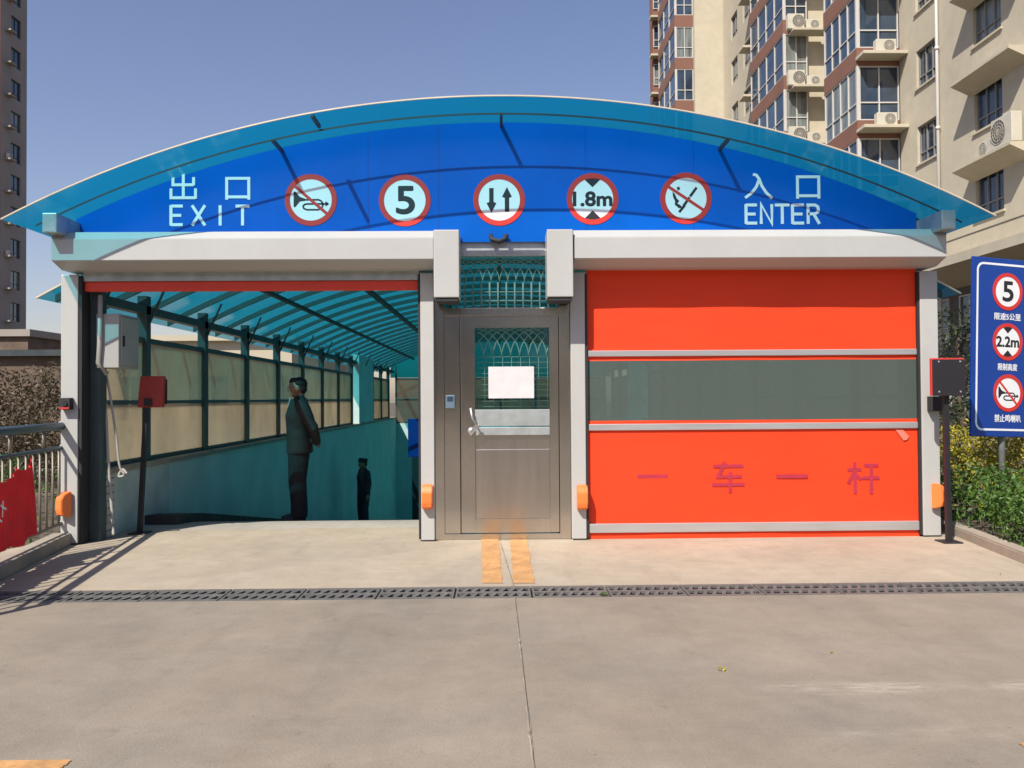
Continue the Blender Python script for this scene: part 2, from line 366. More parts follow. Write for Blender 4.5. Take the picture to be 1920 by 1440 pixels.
def wallP(Y):                       # frame of a plane that faces the camera: u = x, v = z, w = towards the camera
    return lambda u, v, w: (u, Y-w, v)
def sideP(X0):                      # frame of a plane that faces -x: u = y, v = z, w = towards -x
    return lambda u, v, w: (X0-w, u, v)
def text_me(body):
    c = bpy.data.curves.new('t', 'FONT'); c.body = body; c.size = 1; c.resolution_u = 6
    o = bpy.data.objects.new('t', c); C.objects.link(o)
    me = bpy.data.meshes.new_from_object(o.evaluated_get(bpy.context.evaluated_depsgraph_get()))
    bpy.data.objects.remove(o); bpy.data.curves.remove(c); return me
def put_text(mb, body, box, P, w0, w1, embolden=0):
    """lettering fitted to (u0, u1, v0, v1)"""
    me = text_me(body); xs = [v.co.x for v in me.vertices]; ys = [v.co.y for v in me.vertices]
    ax, bx, ay, by = min(xs), max(xs), min(ys), max(ys); u0_, u1_, v0, v1 = box
    f = lambda co, w: P(u0_+(co.x-ax)/(bx-ax)*(u1_-u0_), v0+(co.y-ay)/(by-ay)*(v1-v0), w)
    offs = [(0, 0)] if not embolden else [(embolden*math.cos(k*math.pi/4), embolden*math.sin(k*math.pi/4)) for k in range(8)]
    for k, (du, dv) in enumerate(offs):
        mb.add(me, lambda co: f(co, w1-.00012*k if embolden else w1) if not embolden else P(u0_+(co.x-ax)/(bx-ax)*(u1_-u0_)+du, v0+(co.y-ay)/(by-ay)*(v1-v0)+dv, w1-.00012*k))
    return mb

# ------------------------------------------------------------------ ground, slabs, ramp
TL, TR, TE = -3.76, 3.82, 22.4              # inner faces of the ramp walls, far end of the tunnel
hx0, hx1, hy0, hy1 = TL-.12, TR+.12, .84, TE+.1
G = 300
flat('ground', [(-G, -80, -.12), (G, -80, -.12), (G, G, -.12), (-G, G, -.12), (hx0, hy0, -.12), (hx1, hy0, -.12), (hx1, hy1, -.12), (hx0, hy1, -.12)],
     [(0, 1, 5, 4), (1, 2, 6, 5), (2, 3, 7, 6), (3, 0, 4, 7)], M['soil'])
dy0, dy1 = -2.155, -1.815                   # the drain trench between the two slabs
def slab(name, pts, m):
    b = MB(); b.poly(pts, lambda u, v, w: (u, v, w), -.119, 0); o = b.build(name, m); o['kind'] = 'structure'; return o
sx0, sx1 = -6.6, 7.0
slab('driveway', [(-9, -30), (9, -30), (9, dy0), (-9, dy0)], M['near'])
slab('gate_apron', [(-5.2, dy1), (4.02, dy1), (4.25, .0), (4.3, .839), (-4.25, .839), (-4.25, .0)], M['far'])
# crest and ramp
SL = .165
def ramp_z(y):
    if y < .84: return 0
    t = y-.84
    return -.5*SL/1.2*t*t if t < 1.2 else -.5*SL*1.2-SL*(t-1.2)
ys = [.84+.1*i for i in range(16)]+[2.5+.5*i for i in range(42)]
v, f = [], []
for i, y in enumerate(ys):
    v += [(TL+.001, y, ramp_z(y)), (TR-.001, y, ramp_z(y))]
    if i: f.append((2*i-2, 2*i-1, 2*i+1, 2*i))
flat('ramp_floor', v, f, M['ramp'])
# centre joint and worn paint, thin sheets over the slabs
def strip(name, quad, z, m):
    o = flat(name, [(x, y, z) for x, y in quad], [(0, 1, 2, 3)], m); return o
gp = lambda px, py: ((lambda d: (EYE+d*(-CH/d.z)).to_2d())((px-960)/FPX*rt-(py-720)/FPX*up+fw))
def gquad(*pp): return [tuple(gp(*p)) for p in pp]
a, b_ = gp(972, 1180), gp(1001, 1439); n_ = (b_-a)
jx = lambda y: a.x+(y-a.y)*n_.x/n_.y
def joint(y0, y1, x0, x1, w):
    """sealed slab joint of uneven width, with the sealant lost in places"""
    n = int(abs(y1-y0)/.035); v, f = [], []
    for i in range(n+1):
        t = i/n; x = x0+(x1-x0)*t+random.uniform(-.0015, .0015); k = w*(.55+.45*math.sin(t*41)*math.sin(t*17+1))*random.uniform(.5, 1.2)
        v += [(x-k, y0+(y1-y0)*t, .004), (x+k*.8, y0+(y1-y0)*t, .004)]
        if i and random.random() < .9: f.append((2*i-2, 2*i-1, 2*i+1, 2*i))
    return flat('expansion_joint', v, f, M['joint'])
joint(-7.2, dy0, jx(-7.2), jx(dy0), .0085)
joint(dy1, .7, jx(dy1), -.045, .0085)
strip('joint_gap', [(jx(-7.2)-.0015, -7.2), (jx(-7.2)+.0015, -7.2), (jx(dy0)+.0015, dy0), (jx(dy0)-.0015, dy0)], .0075, M['joint_gap'])
strip('joint_gap', [(jx(dy1)-.001, dy1), (jx(dy1)+.001, dy1), (-.045+.001, .7), (-.045-.001, .7)], .0075, M['joint_gap'])
def worn(name, quad):
    """painted stripe with a ragged edge"""
    (x0, y0), (x1, y1), (x2, y2), (x3, y3) = quad; n = 26; v, f = [], []
    for i in range(n+1):
        t = i/n; j = .006
        v += [(x0+(x3-x0)*t+random.uniform(-j, j), y0+(y3-y0)*t, .004), (x1+(x2-x1)*t+random.uniform(-j, j), y1+(y2-y1)*t, .004)]
        if i: f.append((2*i-2, 2*i-1, 2*i+1, 2*i))
    return flat(name, v, f, M['yellow'])
worn('road_marking', gquad((904, 1094), (942, 1094), (935, 1012), (903, 1012)))
worn('road_marking', gquad((962, 1094), (1002, 1094), (988, 1012), (957, 1012)))
q = gp(135, 1426); worn('road_marking', [(q.x-.5, q.y-.16), (q.x-.01, q.y-.16), (q.x, q.y), (q.x-.5, q.y)])
q = gp(1910, 1395); worn('road_marking', [(q.x, q.y-.5), (q.x+.16, q.y-.5), (q.x+.16, q.y+.03), (q.x, q.y)])
# drain: a channel with cast iron grate sections
flat('drain_channel', [(-9, dy0+.001, -.117), (9, dy0+.001, -.117), (9, dy1-.001, -.117), (-9, dy1-.001, -.117)], [(0, 1, 2, 3)], M['black'])  # black sheet paints in the darkness of the shaded trench
def grate():
    w, d = .50, dy1-dy0-.016; b = MB(); n = 8
    for y0, y1 in ((-d/2, -d/2+.045), (-.022, .022), (d/2-.045, d/2)): b.box(-w/2, w/2, y0, y1, -.016, 0)
    pit = w/n
    for row in (0, 1):
        ya, yb = (-d/2+.045, -.022) if row == 0 else (.022, d/2-.045)
        for i in range(n+1):
            x = -w/2+i*pit; sk = .016 if 0 < i < n else 0; hw = .0125 if 0 < i < n else .007
            x += .007 if i == 0 else (-.007 if i == n else 0)
            b.hexa([(x-hw-sk, ya, -.015), (x-hw+sk, yb, -.015), (x+hw+sk, yb, -.015), (x+hw-sk, ya, -.015), (x-hw-sk, ya, -.001), (x-hw+sk, yb, -.001), (x+hw+sk, yb, -.001), (x+hw-sk, ya, -.001)])
    return b.build('drain_grate', M['iron'], local=True)
g0 = grate(); gy = (dy0+dy1)/2
spots_ = ['leftmost of the row, beyond the foot of the railing post', 'lying in the railing shadow', 'second from the left edge, just right of the railing shadow', 'in front of the leaning red panel and white cables',
          'in front of the standing man', 'in front of the distant guard in the exit lane', 'before the post left of the steel door', 'under the two yellow stripes',
          'beside the small green sprig', 'in front of the left end of the orange curtain', 'in front of the second purple character on the curtain',
          'before the second purple dash', 'in front of the last purple character on the curtain', 'in front of the black panel post on the right', 'at the right edge of the photo, by the hedge kerb']
for i, w_ in enumerate(spots_):
    o = g0 if i == 0 else copy_tree(g0)
    o.location = (-3.636+.512*i, gy+random.uniform(-.003, .003), 0); o.rotation_euler.z = random.uniform(-.004, .004)
    tag(o, 'slotted iron drain grate section ' + w_, 'drain grate', 'drain grate sections across the driveway')

# ------------------------------------------------------------------ roller doors
YB = -.27                                    # front plane of the housings
P0 = wallP(0)
def guard_mb(c, turn):
    """orange plastic hood: curved front, open hollow below"""
    b = MB(); w = .047; x, y, z = c
    prof = [(0, .11), (.035, .105), (.075, .085), (.098, .045), (.10, -.05), (.085, -.098), (.03, -.118), (.0, -.118)]
    ca, sa = math.cos(turn), math.sin(turn)
    def P(u, v, t): return (x+ca*t+sa*u, y+sa*t-ca*u, z+v)
    b.poly(prof, P, -w, w)
    bmesh.ops.bevel(b.bm, geom=b.bm.edges[:], offset=.007, segments=2, affect='EDGES')
    return b
def gate_post(x0, x1, root, slot_side):
    """door guide: channel with a groove along its inner edge"""
    b = MB(); zt = 2.452
    b.box(x0, x1, 0, .16, .012, zt, .006)
    p = b.build('guide_post', M['white'], root)
    g = MB(); xs = x1 if slot_side > 0 else x0
    g.box(xs+slot_side*.002, xs+slot_side*.022, .012, .15, .02, zt-.01); g.build('groove', M['rubber'], p)
    ft = MB(); ft.box(x0+.01, x1-.01, .01, .15, 0, .012); ft.build('foot', M['rubber'], p)
    return p
def housing(root, x0, x1):
    b = MB()
    zt, zf, zb = Z(434, YB+.07, 500), Z(447, YB, 500), Z(487, YB, 500); zu = Z(505, YB+.17, 500)
    b.profx([(.18, zt), (YB+.07, zt), (YB, zf), (YB, zb), (YB+.17, zu), (.18, zu)], x0, x1)
    bmesh.ops.bevel(b.bm, geom=b.bm.edges[:], offset=.004, segments=2, affect='EDGES')
    h = b.build('roll_housing', M['white'], root)
    s = MB()
    s.box(x0-.003, x0+.0, YB+.09, .1, zb+.0, zt-.02); s.box(x1, x1+.003, YB+.09, .1, zb, zt-.02); s.build('end_plate', M['white'], h)
    return h
def motor_box(root, x0, x1):
    b = MB(); zb, zt = Z(557, -.3), Z(430, -.3); b.box(x0, x1, -.3, .0-.003, zb, zt, .008); m_ = b.build('motor_cover', M['white'], root)
    k = MB(); k.box(x0+.012, x1-.012, -.285, -.02, zb-.03, zb-.001); k.build('underside_dark', M['rubber'], m_)  # solid black block paints in the shade of the open underside

# exit lane, curtain rolled up
ex = thing('roller_door', 'open high-speed roller door over the exit lane with its curtain rolled up', 'roller door', (-2.3, 0, 0), 'pair of high-speed roller doors')
gate_post(-3.984, -3.831, ex, 1); gate_post(-.723, -.601, ex, -1)
housing(ex, X(96, YB, 460), X(813, YB, 460)-.002)
motor_box(ex, X(813, -.3, 500), X(861, -.3, 500))
b = MB(); b.box(-3.80, -.735, .035, .12, Z(526, .035, 500), Z(506, .035, 500)-.0, .004); b.build('header_beam', M['galv'], ex)
b = MB(); b.box(-3.80, -.735, .05, .10, Z(545, .05, 500), Z(526, .05, 500)-.002, .012); b.build('curtain', M['redcloth'], ex)
b = MB(); b.box(-3.80, -3.71, .17, .30, .0, 2.42, .004); b.build('inner_guide', M['post'], ex)
b = MB(); b.box(-3.809, -3.80, .01, .17, .0, 2.42); b.build('inner_guide', M['rubber'], ex)
for c, tn in (((X(117, -.01, 944)+.052, -.001, Z(944, 0, 117)), R(-30)), ((X(802, 0, 930), -.001, Z(930, 0, 802)), 0)):
    guard_mb(c, tn).build('sensor_hood', M['guard'], ex)
sb = MB(); sb.box(X(112, -.05, 757), X(133, -.05, 757), -.07, -.001, Z(768, -.05, 120), Z(746, -.05, 120), .006); o = sb.build('sensor_box', M['rubber'], ex)
sb = MB(); sb.disc((X(122, -.07, 757), Z(757, -.07, 122)), .022, wallP(-.07), 0, .012, 20); sb.build('lens', M['ink'], o)
sb = MB(); sb.box(X(113, -.05, 757), X(131, -.05, 757), -.073, -.07, Z(768, -.07, 120)+.006, Z(765, -.07, 120)+.006); sb.build('red_strip', M['red'], o)

# enter lane, curtain down
en = thing('roller_door', 'closed bright orange roller door over the enter lane with a clear window strip', 'roller door', (2.3, 0, 0), 'pair of high-speed roller doors')
gate_post(.653, .785, en, 1); gate_post(3.886, 4.049, en, -1)
housing(en, X(1076, YB, 460)+.002, X(1775, YB, 460))
motor_box(en, X(1026, -.3, 500), X(1075, -.3, 500))
YC = .05; xl, xr = .803, 3.872
zz = lambda py: Z(py, YC, 1415)
cz = [zz(1009), zz(996), zz(979), zz(805), zz(793), zz(787), zz(675), zz(667), zz(656), zz(500)]
def cloth(z0, z1):
    """a slightly slack fabric band"""
    b = MB(); n, k = 40, 8; g = []
    for j in range(k+1):
        row = []
        for i in range(n+1):
            x = xl+(xr-xl)*i/n; z = z0+(z1-z0)*j/k; e = math.sin(math.pi*j/k)
            row.append(b.bm.verts.new((x, YC+e*(.003*math.sin(x*2.3+z*3)+.002*math.sin(x*7.1+z)), z)))
        g.append(row)
    for j in range(k):
        for i in range(n): b.bm.faces.new((g[j][i], g[j][i+1], g[j+1][i+1], g[j+1][i]))
    return b
cu = cloth(cz[8], cz[9]).build('curtain', M['orange'], en, smooth=True)
for a_, c_ in ((6, 7), (4+0, 5), (2, 3), (0, 1)):
    cloth(cz[a_], cz[c_]).build('curtain', M['orange'], en, smooth=True)
for z0, z1 in ((cz[7], cz[8]), (cz[3], cz[4]), (cz[1], cz[2])):
    b = MB(); b.box(xl, xr, YC-.022, YC+.02, z0, z1, .005)
    r_ = b.build('stiffening_bar', M['alu'], en)
    c_ = MB(); c_.box(xl, xl+.012, YC-.024, YC+.022, z0-.003, z1+.003); c_.box(xr-.012, xr, YC-.024, YC+.022, z0-.003, z1+.003); c_.build('end_cap', M['rubber'], r_)
b = MB(); b.box(xl, xr, YC, YC+.004, cz[5], cz[6]); b.build('window_strip', M['vinyl'], en)
PC = wallP(YC)
def U(px, py=900, Y=YC): return X(px, Y, py)
# the four faded characters
L = MB()
def glyph(mb, lines, x0, x1, y0, y1, wd, P, Y, w0, w1):
    """strokes drawn in a 0..1 box (v up) placed over photo pixels x0..x1, y0..y1 on the plane Y"""
    a_ = at(x0, y1, Y); c_ = at(x1, y0, Y)
    mb.strokes([[(a_.x+u*(c_.x-a_.x), a_.z+v_*(c_.z-a_.z)) for u, v_ in l] for l in lines], wd, P, w0, w1)
yi = [[(0, .5), (1, .5)]]
che = [[(.04, .87), (.97, .87)], [(.40, 1.0), (.19, .52), (.92, .52)], [(.0, .26), (1, .26)], [(.56, .68), (.56, 0)]]
gan = [[(.0, .76), (.44, .76)], [(.235, 1), (.235, 0)], [(.22, .72), (.02, .32)], [(.25, .62), (.42, .44)], [(.52, .90), (.97, .90)], [(.46, .50), (1.0, .50)], [(.74, .9), (.74, 0)]]
W0, W1 = .0055, .0058
for ls, x0_, x1_, y0_, y1_ in ((yi, 1195, 1252, 880, 906), (che, 1335, 1395, 866, 924), (yi, 1455, 1514, 880, 906), (gan, 1589, 1648, 866, 926)):
    glyph(L, ls, x0_, x1_, y0_, y1_, .031 if ls is not yi else .036, PC, YC, W0, W1)
L.build('lettering', M['magenta'], en)
t_ = MB(); t_.poly([(U(1678, 806), Z(806, YC, 1690)), (U(1692, 806), Z(806, YC, 1690)), (U(1703, 818), Z(818, YC, 1690)), (U(1700, 824), Z(824, YC, 1690)), (U(1693, 826), Z(826, YC, 1690))], PC, .010, .014); t_.build('loose_tape', M['tape'], en)
for c, tn in (((X(1091, 0, 931), -.001, Z(931, 0, 1091)), 0), ((X(1757, -.01, 928)-.03, -.001, Z(928, 0, 1757)), R(42))):
    guard_mb(c, tn).build('sensor_hood', M['guard'], en)
sb = MB(); sb.box(X(1743, -.05, 757), X(1764, -.05, 757), -.08, -.001, Z(771, -.05, 1755), Z(743, -.05, 1755), .006); o = sb.build('sensor_box', M['rubber'], en)
sb = MB(); sb.disc((X(1755, -.08, 757), Z(757, -.08, 1755)), .028, wallP(-.08), 0, .012, 20); sb.build('lens', M['ink'], o)

# ------------------------------------------------------------------ stainless door between the lanes
YD = .06; PD = wallP(YD)
dr = thing('steel_door', 'stainless steel pedestrian door with a glazed upper half between the two lanes', 'door', (0.03, YD, 0))
dx = lambda px, py=800: X(px, YD, py); dz = lambda py: Z(py, YD, 943)
xL, xR = -.596, .648
zt_, zs_ = dz(446), dz(1007)
b = MB()
b.box(xL, dx(833), YD, YD+.10, 0.004, dz(482)); b.box(dx(1049), xR, YD, YD+.10, .004, dz(482))     # outer jambs
b.box(dx(833), dx(1049), YD+.005, YD+.095, dz(592), dz(577), .003)                                 # transom bar
b.box(dx(833), dx(1049), YD+.005, YD+.10, .003, dz(1001))                                          # threshold
b.build('door_frame', M['steel'], dr)
b = MB(); b.box(xL, xR, YD-.02, YD+.12, dz(480), dz(448), .004); b.build('head_panel', M['galv'], dr)
b = MB(); b.box(xL+.002, xR-.002, YD-.035, YD-.02, dz(481), dz(470), .003); b.build('head_rail', M['steel'], dr)
b = MB(); b.tube([at(920, 441, -.02), at(922, 449, -.05), at(936, 453, -.06), at(946, 449, -.05), at(950, 441, -.02)], .022, 8); b.build('cable_lump', M['rubber'], dr, smooth=True)
b = MB(); b.box(dx(833)+.002, dx(1049)-.002, YD+.03, YD+.036, dz(577), dz(482)); b.build('transom_pane', M['doorglass'], dr)
def arches(mb, x0, x1, zb, zt, pitch, span, y, r_):
    """crossing quarter arches"""
    x = x0-span
    while x < x1+span:
        for s_ in (1, -1):
            pts = []
            for i in range(11):
                a_ = math.pi/2*i/10; u = x+s_*span*(1-math.cos(a_)); w = zb+(zt-zb)*math.sin(a_)
                if x0 <= u <= x1: pts.append((u, y+(.004 if s_ > 0 else -.004), w))
            if len(pts) > 1: mb.tube(pts, r_, 5, hint=(0, 1, 0))
        x += pitch
b = MB(); za = dz(527)
arches(b, xL+.02, xR-.02, za, dz(484), .078, .20, YD+.075, .0052)
x = xL+.04
while x < xR: b.tube([(x, YD+.075, dz(577)), (x, YD+.075, za)], .0085, 6); x += .078
for q in (545, 562): b.tube([(xL+.01, YD+.085, dz(q)), (xR-.01, YD+.085, dz(q))], .004, 5)
b.build('transom_grille', M['grille'], dr, smooth=True)
# fixed side panel, then the leaf
b = MB(); b.box(dx(833)+.001, dx(863)-.002, YD+.012, YD+.07, dz(1000), dz(592)-.001, .003); b.build('side_panel', M['steel'], dr)
b = MB(); lx0, lx1 = dx(864), dx(1048)
b.box(lx0, dx(891), YD+.016, YD+.066, dz(1000)+.003, dz(592)-.002, .003)
b.box(dx(1031), lx1, YD+.016, YD+.066, dz(1000)+.003, dz(592)-.002, .003)
b.box(dx(891), dx(1031), YD+.018, YD+.066, dz(614), dz(592)-.002); b.box(dx(891), dx(1031), YD+.018, YD+.066, dz(1000)+.003, dz(973))
leaf = b.build('door_leaf', M['steel'], dr)
for u in (833, 863.5, 1048.5): b = MB(); b.box(dx(u)-.014, dx(u)+.014, YD+.0715, YD+.09, .006, dz(594)); b.build('gap_backing', M['rubber'], dr)  # added black backing, darkens the gaps and stops light showing through
b = MB(); b.box(dx(833)+.015, dx(1048)-.015, YD+.0715, YD+.0895, dz(600), dz(588)); b.build('gap_backing', M['rubber'], dr)
b = MB(); b.box(dx(891), dx(1031), YD+.040, YD+.045, dz(768), dz(614)); b.build('door_pane', M['doorglass'], leaf)
b = MB(); b.box(dx(891), dx(1031), YD+.012, YD+.06, dz(799), dz(768), .003); b.box(dx(891), dx(1031), YD+.008, YD+.06, dz(816), dz(801), .004); b.build('push_plate', M['galv'], leaf)
b = MB(); b.box(dx(891), dx(1031), YD+.045, YD+.06, dz(843), dz(816)); b.box(dx(891), dx(1031), YD+.028, YD+.062, dz(973), dz(843), .004); b.build('lower_panel', M['steel_panel'], leaf)
b = MB(); arches(b, dx(892), dx(1030), dz(668), dz(613), .084, .26, YD+.115, .0055)
for q in np.arange(668, 768, 10.5): b.tube([(dx(889), YD+.12, dz(q)), (dx(1032), YD+.12, dz(q))], .0028, 5)
for u in np.arange(dx(892), dx(1031), .084): b.tube([(u, YD+.115, dz(768)), (u, YD+.115, dz(668))], .003, 5)
b.build('door_grille', M['grille'], leaf, smooth=True)
hc = at(884, 808, YD)
b = MB(); b.disc((hc.x, hc.z), .034, PD, -.016, .006, 24); b.tube([(hc.x, YD-.006, hc.z), (hc.x, YD-.055, hc.z)], .013, 10)
b.tube([(hc.x, YD-.055, hc.z), (hc.x+.05, YD-.06, hc.z+.05), (hc.x+.015, YD-.055, hc.z+.12), (hc.x-.01, YD-.05, hc.z+.21)], [.014, .014, .012, .013], 10); b.tube([(hc.x-.01, YD-.05, hc.z-.04), (hc.x+.07, YD-.055, hc.z+.055)], .012, 8)
b.build('door_handle', M['alu'], leaf, smooth=True)
b = MB(); b.box(dx(836), dx(853), YD-.012, YD+.011, dz(765), dz(740), .005); rd = b.build('card_reader', M['reader'], dr)
b = MB(); b.box(dx(839), dx(850), YD-.014, YD-.0122, dz(752), dz(743)); b.build('reader_face', M['glass'], rd)
pp = MB(); n = 10; g_ = []
pa, pb = at(916, 747, YD+.03), at(1001, 687, YD+.03)
for j in range(n+1):
    g_.append([pp.bm.verts.new((pa.x+(pb.x-pa.x)*i/n, YD+.034-.006*abs(math.sin(i*.9+j*.35))*(1 if j > 5 else .5)-.004, pa.z+(pb.z-pa.z)*j/n)) for i in range(n+1)])
for j in range(n):
    for i in range(n): pp.bm.faces.new((g_[j][i], g_[j][i+1], g_[j+1][i+1], g_[j+1][i]))
tag(pp.build('paper_notice', M['paper'], origin=(0.03, YD, pa.z), smooth=True), 'sheet of white paper stuck on the glass of the steel door', 'paper')

# ------------------------------------------------------------------ front canopy and sign panel
CX, HW, ZTIP, RAD = .035, 4.18, 2.82, 9.0
zc = ZTIP-math.sqrt(RAD*RAD-HW*HW)
arc = lambda x, dz_=0: zc+math.sqrt(RAD*RAD-(x-CX)**2)+dz_
YF, YK = -.637, .13
cp = thing('entrance_canopy', 'translucent blue arched canopy over the gate with a pale metal edge', 'canopy', (CX, 0, ZTIP))
def arched(mb, x0, x1, f0, f1, y0, y1, n=60):
    """band between heights f0(x) and f1(x)"""
    rows = []
    for i in range(n+1):
        x = x0+(x1-x0)*i/n
        rows.append([mb.bm.verts.new(p) for p in ((x, y0, f0(x)), (x, y1, f0(x)), (x, y1, f1(x)), (x, y0, f1(x)))])
    for p, q in zip(rows, rows[1:]):
        for k in range(4): mb.bm.faces.new((p[k], p[(k+1) % 4], q[(k+1) % 4], q[k]))
    mb.bm.faces.new(rows[0]); mb.bm.faces.new(rows[-1][::-1]); return mb
def arc_sheet(mb, x0, x1, f, y0, y1, n=72):
    p = [[mb.bm.verts.new((x0+(x1-x0)*i/n, y, f(x0+(x1-x0)*i/n))) for y in (y0, y1)] for i in range(n+1)]
    for a_, c_ in zip(p, p[1:]): mb.bm.faces.new((a_[0], a_[1], c_[1], c_[0]))
    return mb
xa, xb = CX-HW, CX+HW
sh = arc_sheet(MB(), xa, xb, lambda x: arc(x), YF+.004, YK).build('roof_sheet', M['roof'], cp, smooth=True)
arched(MB(), xa, xb, lambda x: arc(x, -.005), lambda x: arc(x, .006), YF-.008, YF+.006).build('edge_trim', M['trim'], cp)
arched(MB(), xa+.10, xb-.10, lambda x: arc(x, -.043), lambda x: arc(x, -.028), -.305, -.297).build('rib', M['rib'], cp)
arched(MB(), xa+.02, xb-.02, lambda x: arc(x, -.030), lambda x: arc(x, -.004), YK-.03, YK).build('rib', M['rib'], cp)
for px, ya, yb in ((520, -.30, -.002), (606, -.60, -.31), (940, -.30, -.002), (1357, -.30, -.002)):
    x = X(px, -.15, 250); z = arc(x, -.075 if px != 606 else -.04)
    MB().hexa([(x-.013, ya, z+.02), (x-.013, yb, z+.02), (x+.013, yb, z+.02), (x+.013, ya, z+.02), (x-.013, ya, z+.05), (x-.013, yb, z+.05), (x+.013, yb, z+.05), (x+.013, ya, z+.05)]).build('strut', M['rib'], cp)
for sx in (-1, 1):
    x = CX+sx*3.91; za_, zb_ = 2.755, 2.925
    b = MB(); b.box(x-.062, x+.062, -.40, .12, za_, zb_, .006); br = b.build('corner_bracket', M['galv'], cp)
    b = MB(); b.box(x-.05, x+.05, -.402, -.398, za_+.012, zb_-.012); b.build('end_cap', M['alu'], br)

YP = .0; PP = wallP(YP)
sp = thing('sign_panel', 'arched blue fascia panel over the gate lettered EXIT and ENTER with five round signs', 'sign', (CX, 0, 2.75))
x0_, x1_ = -3.845, 3.862
pts = [(x0_, 2.735), (x1_, 2.735)] + [(x1_+(x0_-x1_)*i/60, arc(x1_+(x0_-x1_)*i/60, -.012)) for i in range(61)]
MB().poly(pts, PP, -.03, 0).build('panel', M['blue'], sp)
for px in (690, 822, 1098, 1300):
    x = X(px, YP, 300); MB().box(x-.003, x+.003, -.0008, .0002, 2.74, arc(x, -.014)).build('seam', M['sign_blue'], sp)
wx = lambda px, py=380: X(px, YP, py); wz = lambda py, px=940: Z(py, YP, px)
def fr(px, py): p = at(px, py, YP); return (p.x, p.z)
A, B_ = .0015, .0045
chu = [[(.5, 1), (.5, .06)], [(.08, .86), (.08, .55), (.92, .55)], [(.92, .86), (.92, .53)], [(.0, .40), (.0, .02), (1, .02)], [(1, .40), (1, -.02)]]
kou = [[(.03, -.04), (.03, .96), (.97, .96), (.97, -.04)], [(.03, .09), (.97, .09)]]
ru = [[(.30, 1), (.42, .97), (.52, .82), (.62, .52), (.78, .24), (1, 0)], [(.53, .80), (.42, .48), (.24, .22), (.0, .02)]]
def words(name, glyphs, latin):
    b = MB()
    for ls, (gx0, gx1, gy0, gy1) in glyphs: glyph(b, ls, gx0, gx1, gy0, gy1, .026, PP, YP, A, B_)
    b.build(name, M['sign_white'], sp); b = MB()
    for ch, (lx0_, lx1_, ly0, ly1) in latin:
        g2 = LAT[ch]; glyph(b, g2, lx0_, lx1_, ly0, ly1, .027, PP, YP, A, B_)
    return b.build(name, M['sign_white'], sp)
LAT = {'E': [[(1, .96), (.08, .96)], [(.08, .5), (.88, .5)], [(.08, .04), (1, .04)], [(.08, 1.0), (.08, 0)]], 'X': [[(0.05, 1), (.95, 0)], [(.95, 1), (.05, 0)]], 'I': [[(.5, 1), (.5, 0)]], 'T': [[(0, .96), (1, .96)], [(.5, .96), (.5, 0)]],
       'N': [[(.09, 0), (.09, 1.0), (.91, 0), (.91, 1)]], 'R': [[(.09, 0), (.09, .96), (.62, .96), (.83, .88), (.88, .74), (.83, .60), (.62, .51), (.09, .51)], [(.52, .5), (.95, 0)]]}
words('lettering', [(chu, (321, 367, 326, 372)), (kou, (424, 468, 333, 373))], [('E', (319, 343, 385, 423)), ('X', (359, 386, 385, 423)), ('I', (408, 418, 385, 423)), ('T', (442, 468, 385, 423))])
words('lettering', [(ru, (1397, 1447, 327, 372)), (kou, (1494, 1536, 330, 371))], [('E', (1397, 1419, 383, 420)), ('N', (1425, 1449, 383, 420)), ('T', (1453, 1480, 383, 420)), ('E', (1484, 1507, 383, 420)), ('R', (1513, 1537, 383, 420))])
def horn(b, c, k, P, w0, w1):
    """bugle: bell, tube, loop and mouthpiece (unit = ring radius)"""
    q = lambda u, v: (c[0]+u*k, c[1]+v*k)
    b.poly([q(-.66, .32), q(-.60, .33), q(-.42, .12), q(-.22, .045), q(-.22, -.035), q(-.42, -.06), q(-.60, -.28), q(-.66, -.27)], P, w0, w1)
    b.strokes([[q(-.24, .005), q(.30, .005), q(.40, -.05), q(.46, -.15), q(.46, -.22), q(.40, -.33), q(.28, -.38), q(-.16, -.38), q(-.27, -.33), q(-.30, -.25), q(-.25, -.18), q(-.16, -.155), q(.66, -.155)]], .065*k, P, w0, w1)
    b.strokes([[q(.56, -.08), q(.66, -.155), q(.56, -.23)]], .05*k, P, w0, w1)
def roundel(parent, name, c, k, P, base=0.0, bar=False, pict=None):
    """round traffic sign: white face, red ring, black picture, red bar"""
    d = MB().disc(c, k*.86, P, base+.0005, base+.002).build(name, M['sign_white'], parent)
    MB().ring(c, k, k*.80, P, base+.0005, base+.0042).build('ring', M['red'], d if parent.type == 'EMPTY' else parent)
    b = MB(); pict(b, c, k, P, base+.002, base+.0034); b.build('pictogram', M['ink'], d if parent.type == 'EMPTY' else parent)
    if bar:
        a_ = R(bar); u = .82*k
        MB().strokes([[(c[0]-u*math.cos(a_), c[1]+u*math.sin(a_)), (c[0]+u*math.cos(a_), c[1]-u*math.sin(a_))]], .115*k, P, base+.0034, base+.0039).build('bar', M['red'], d if parent.type == 'EMPTY' else parent)
    return d
RR = .238
def p_five(b, c, k, P, w0, w1): put_text(b, '5', (c[0]-.31*k, c[0]+.36*k, c[1]-.51*k, c[1]+.53*k), P, w0, w1, .035*k)
def p_arrows(b, c, k, P, w0, w1):
    q = lambda u, v: (c[0]+u*k, c[1]+v*k)
    for s_, u in ((1, -.30), (-1, .30)):
        b.poly([q(u-.085, s_*.46), q(u+.085, s_*.46), q(u+.085, s_*-.08), q(u+.19, s_*-.12), q(u, s_*-.50), q(u-.19, s_*-.12), q(u-.085, s_*-.08)], P, w0, w1)
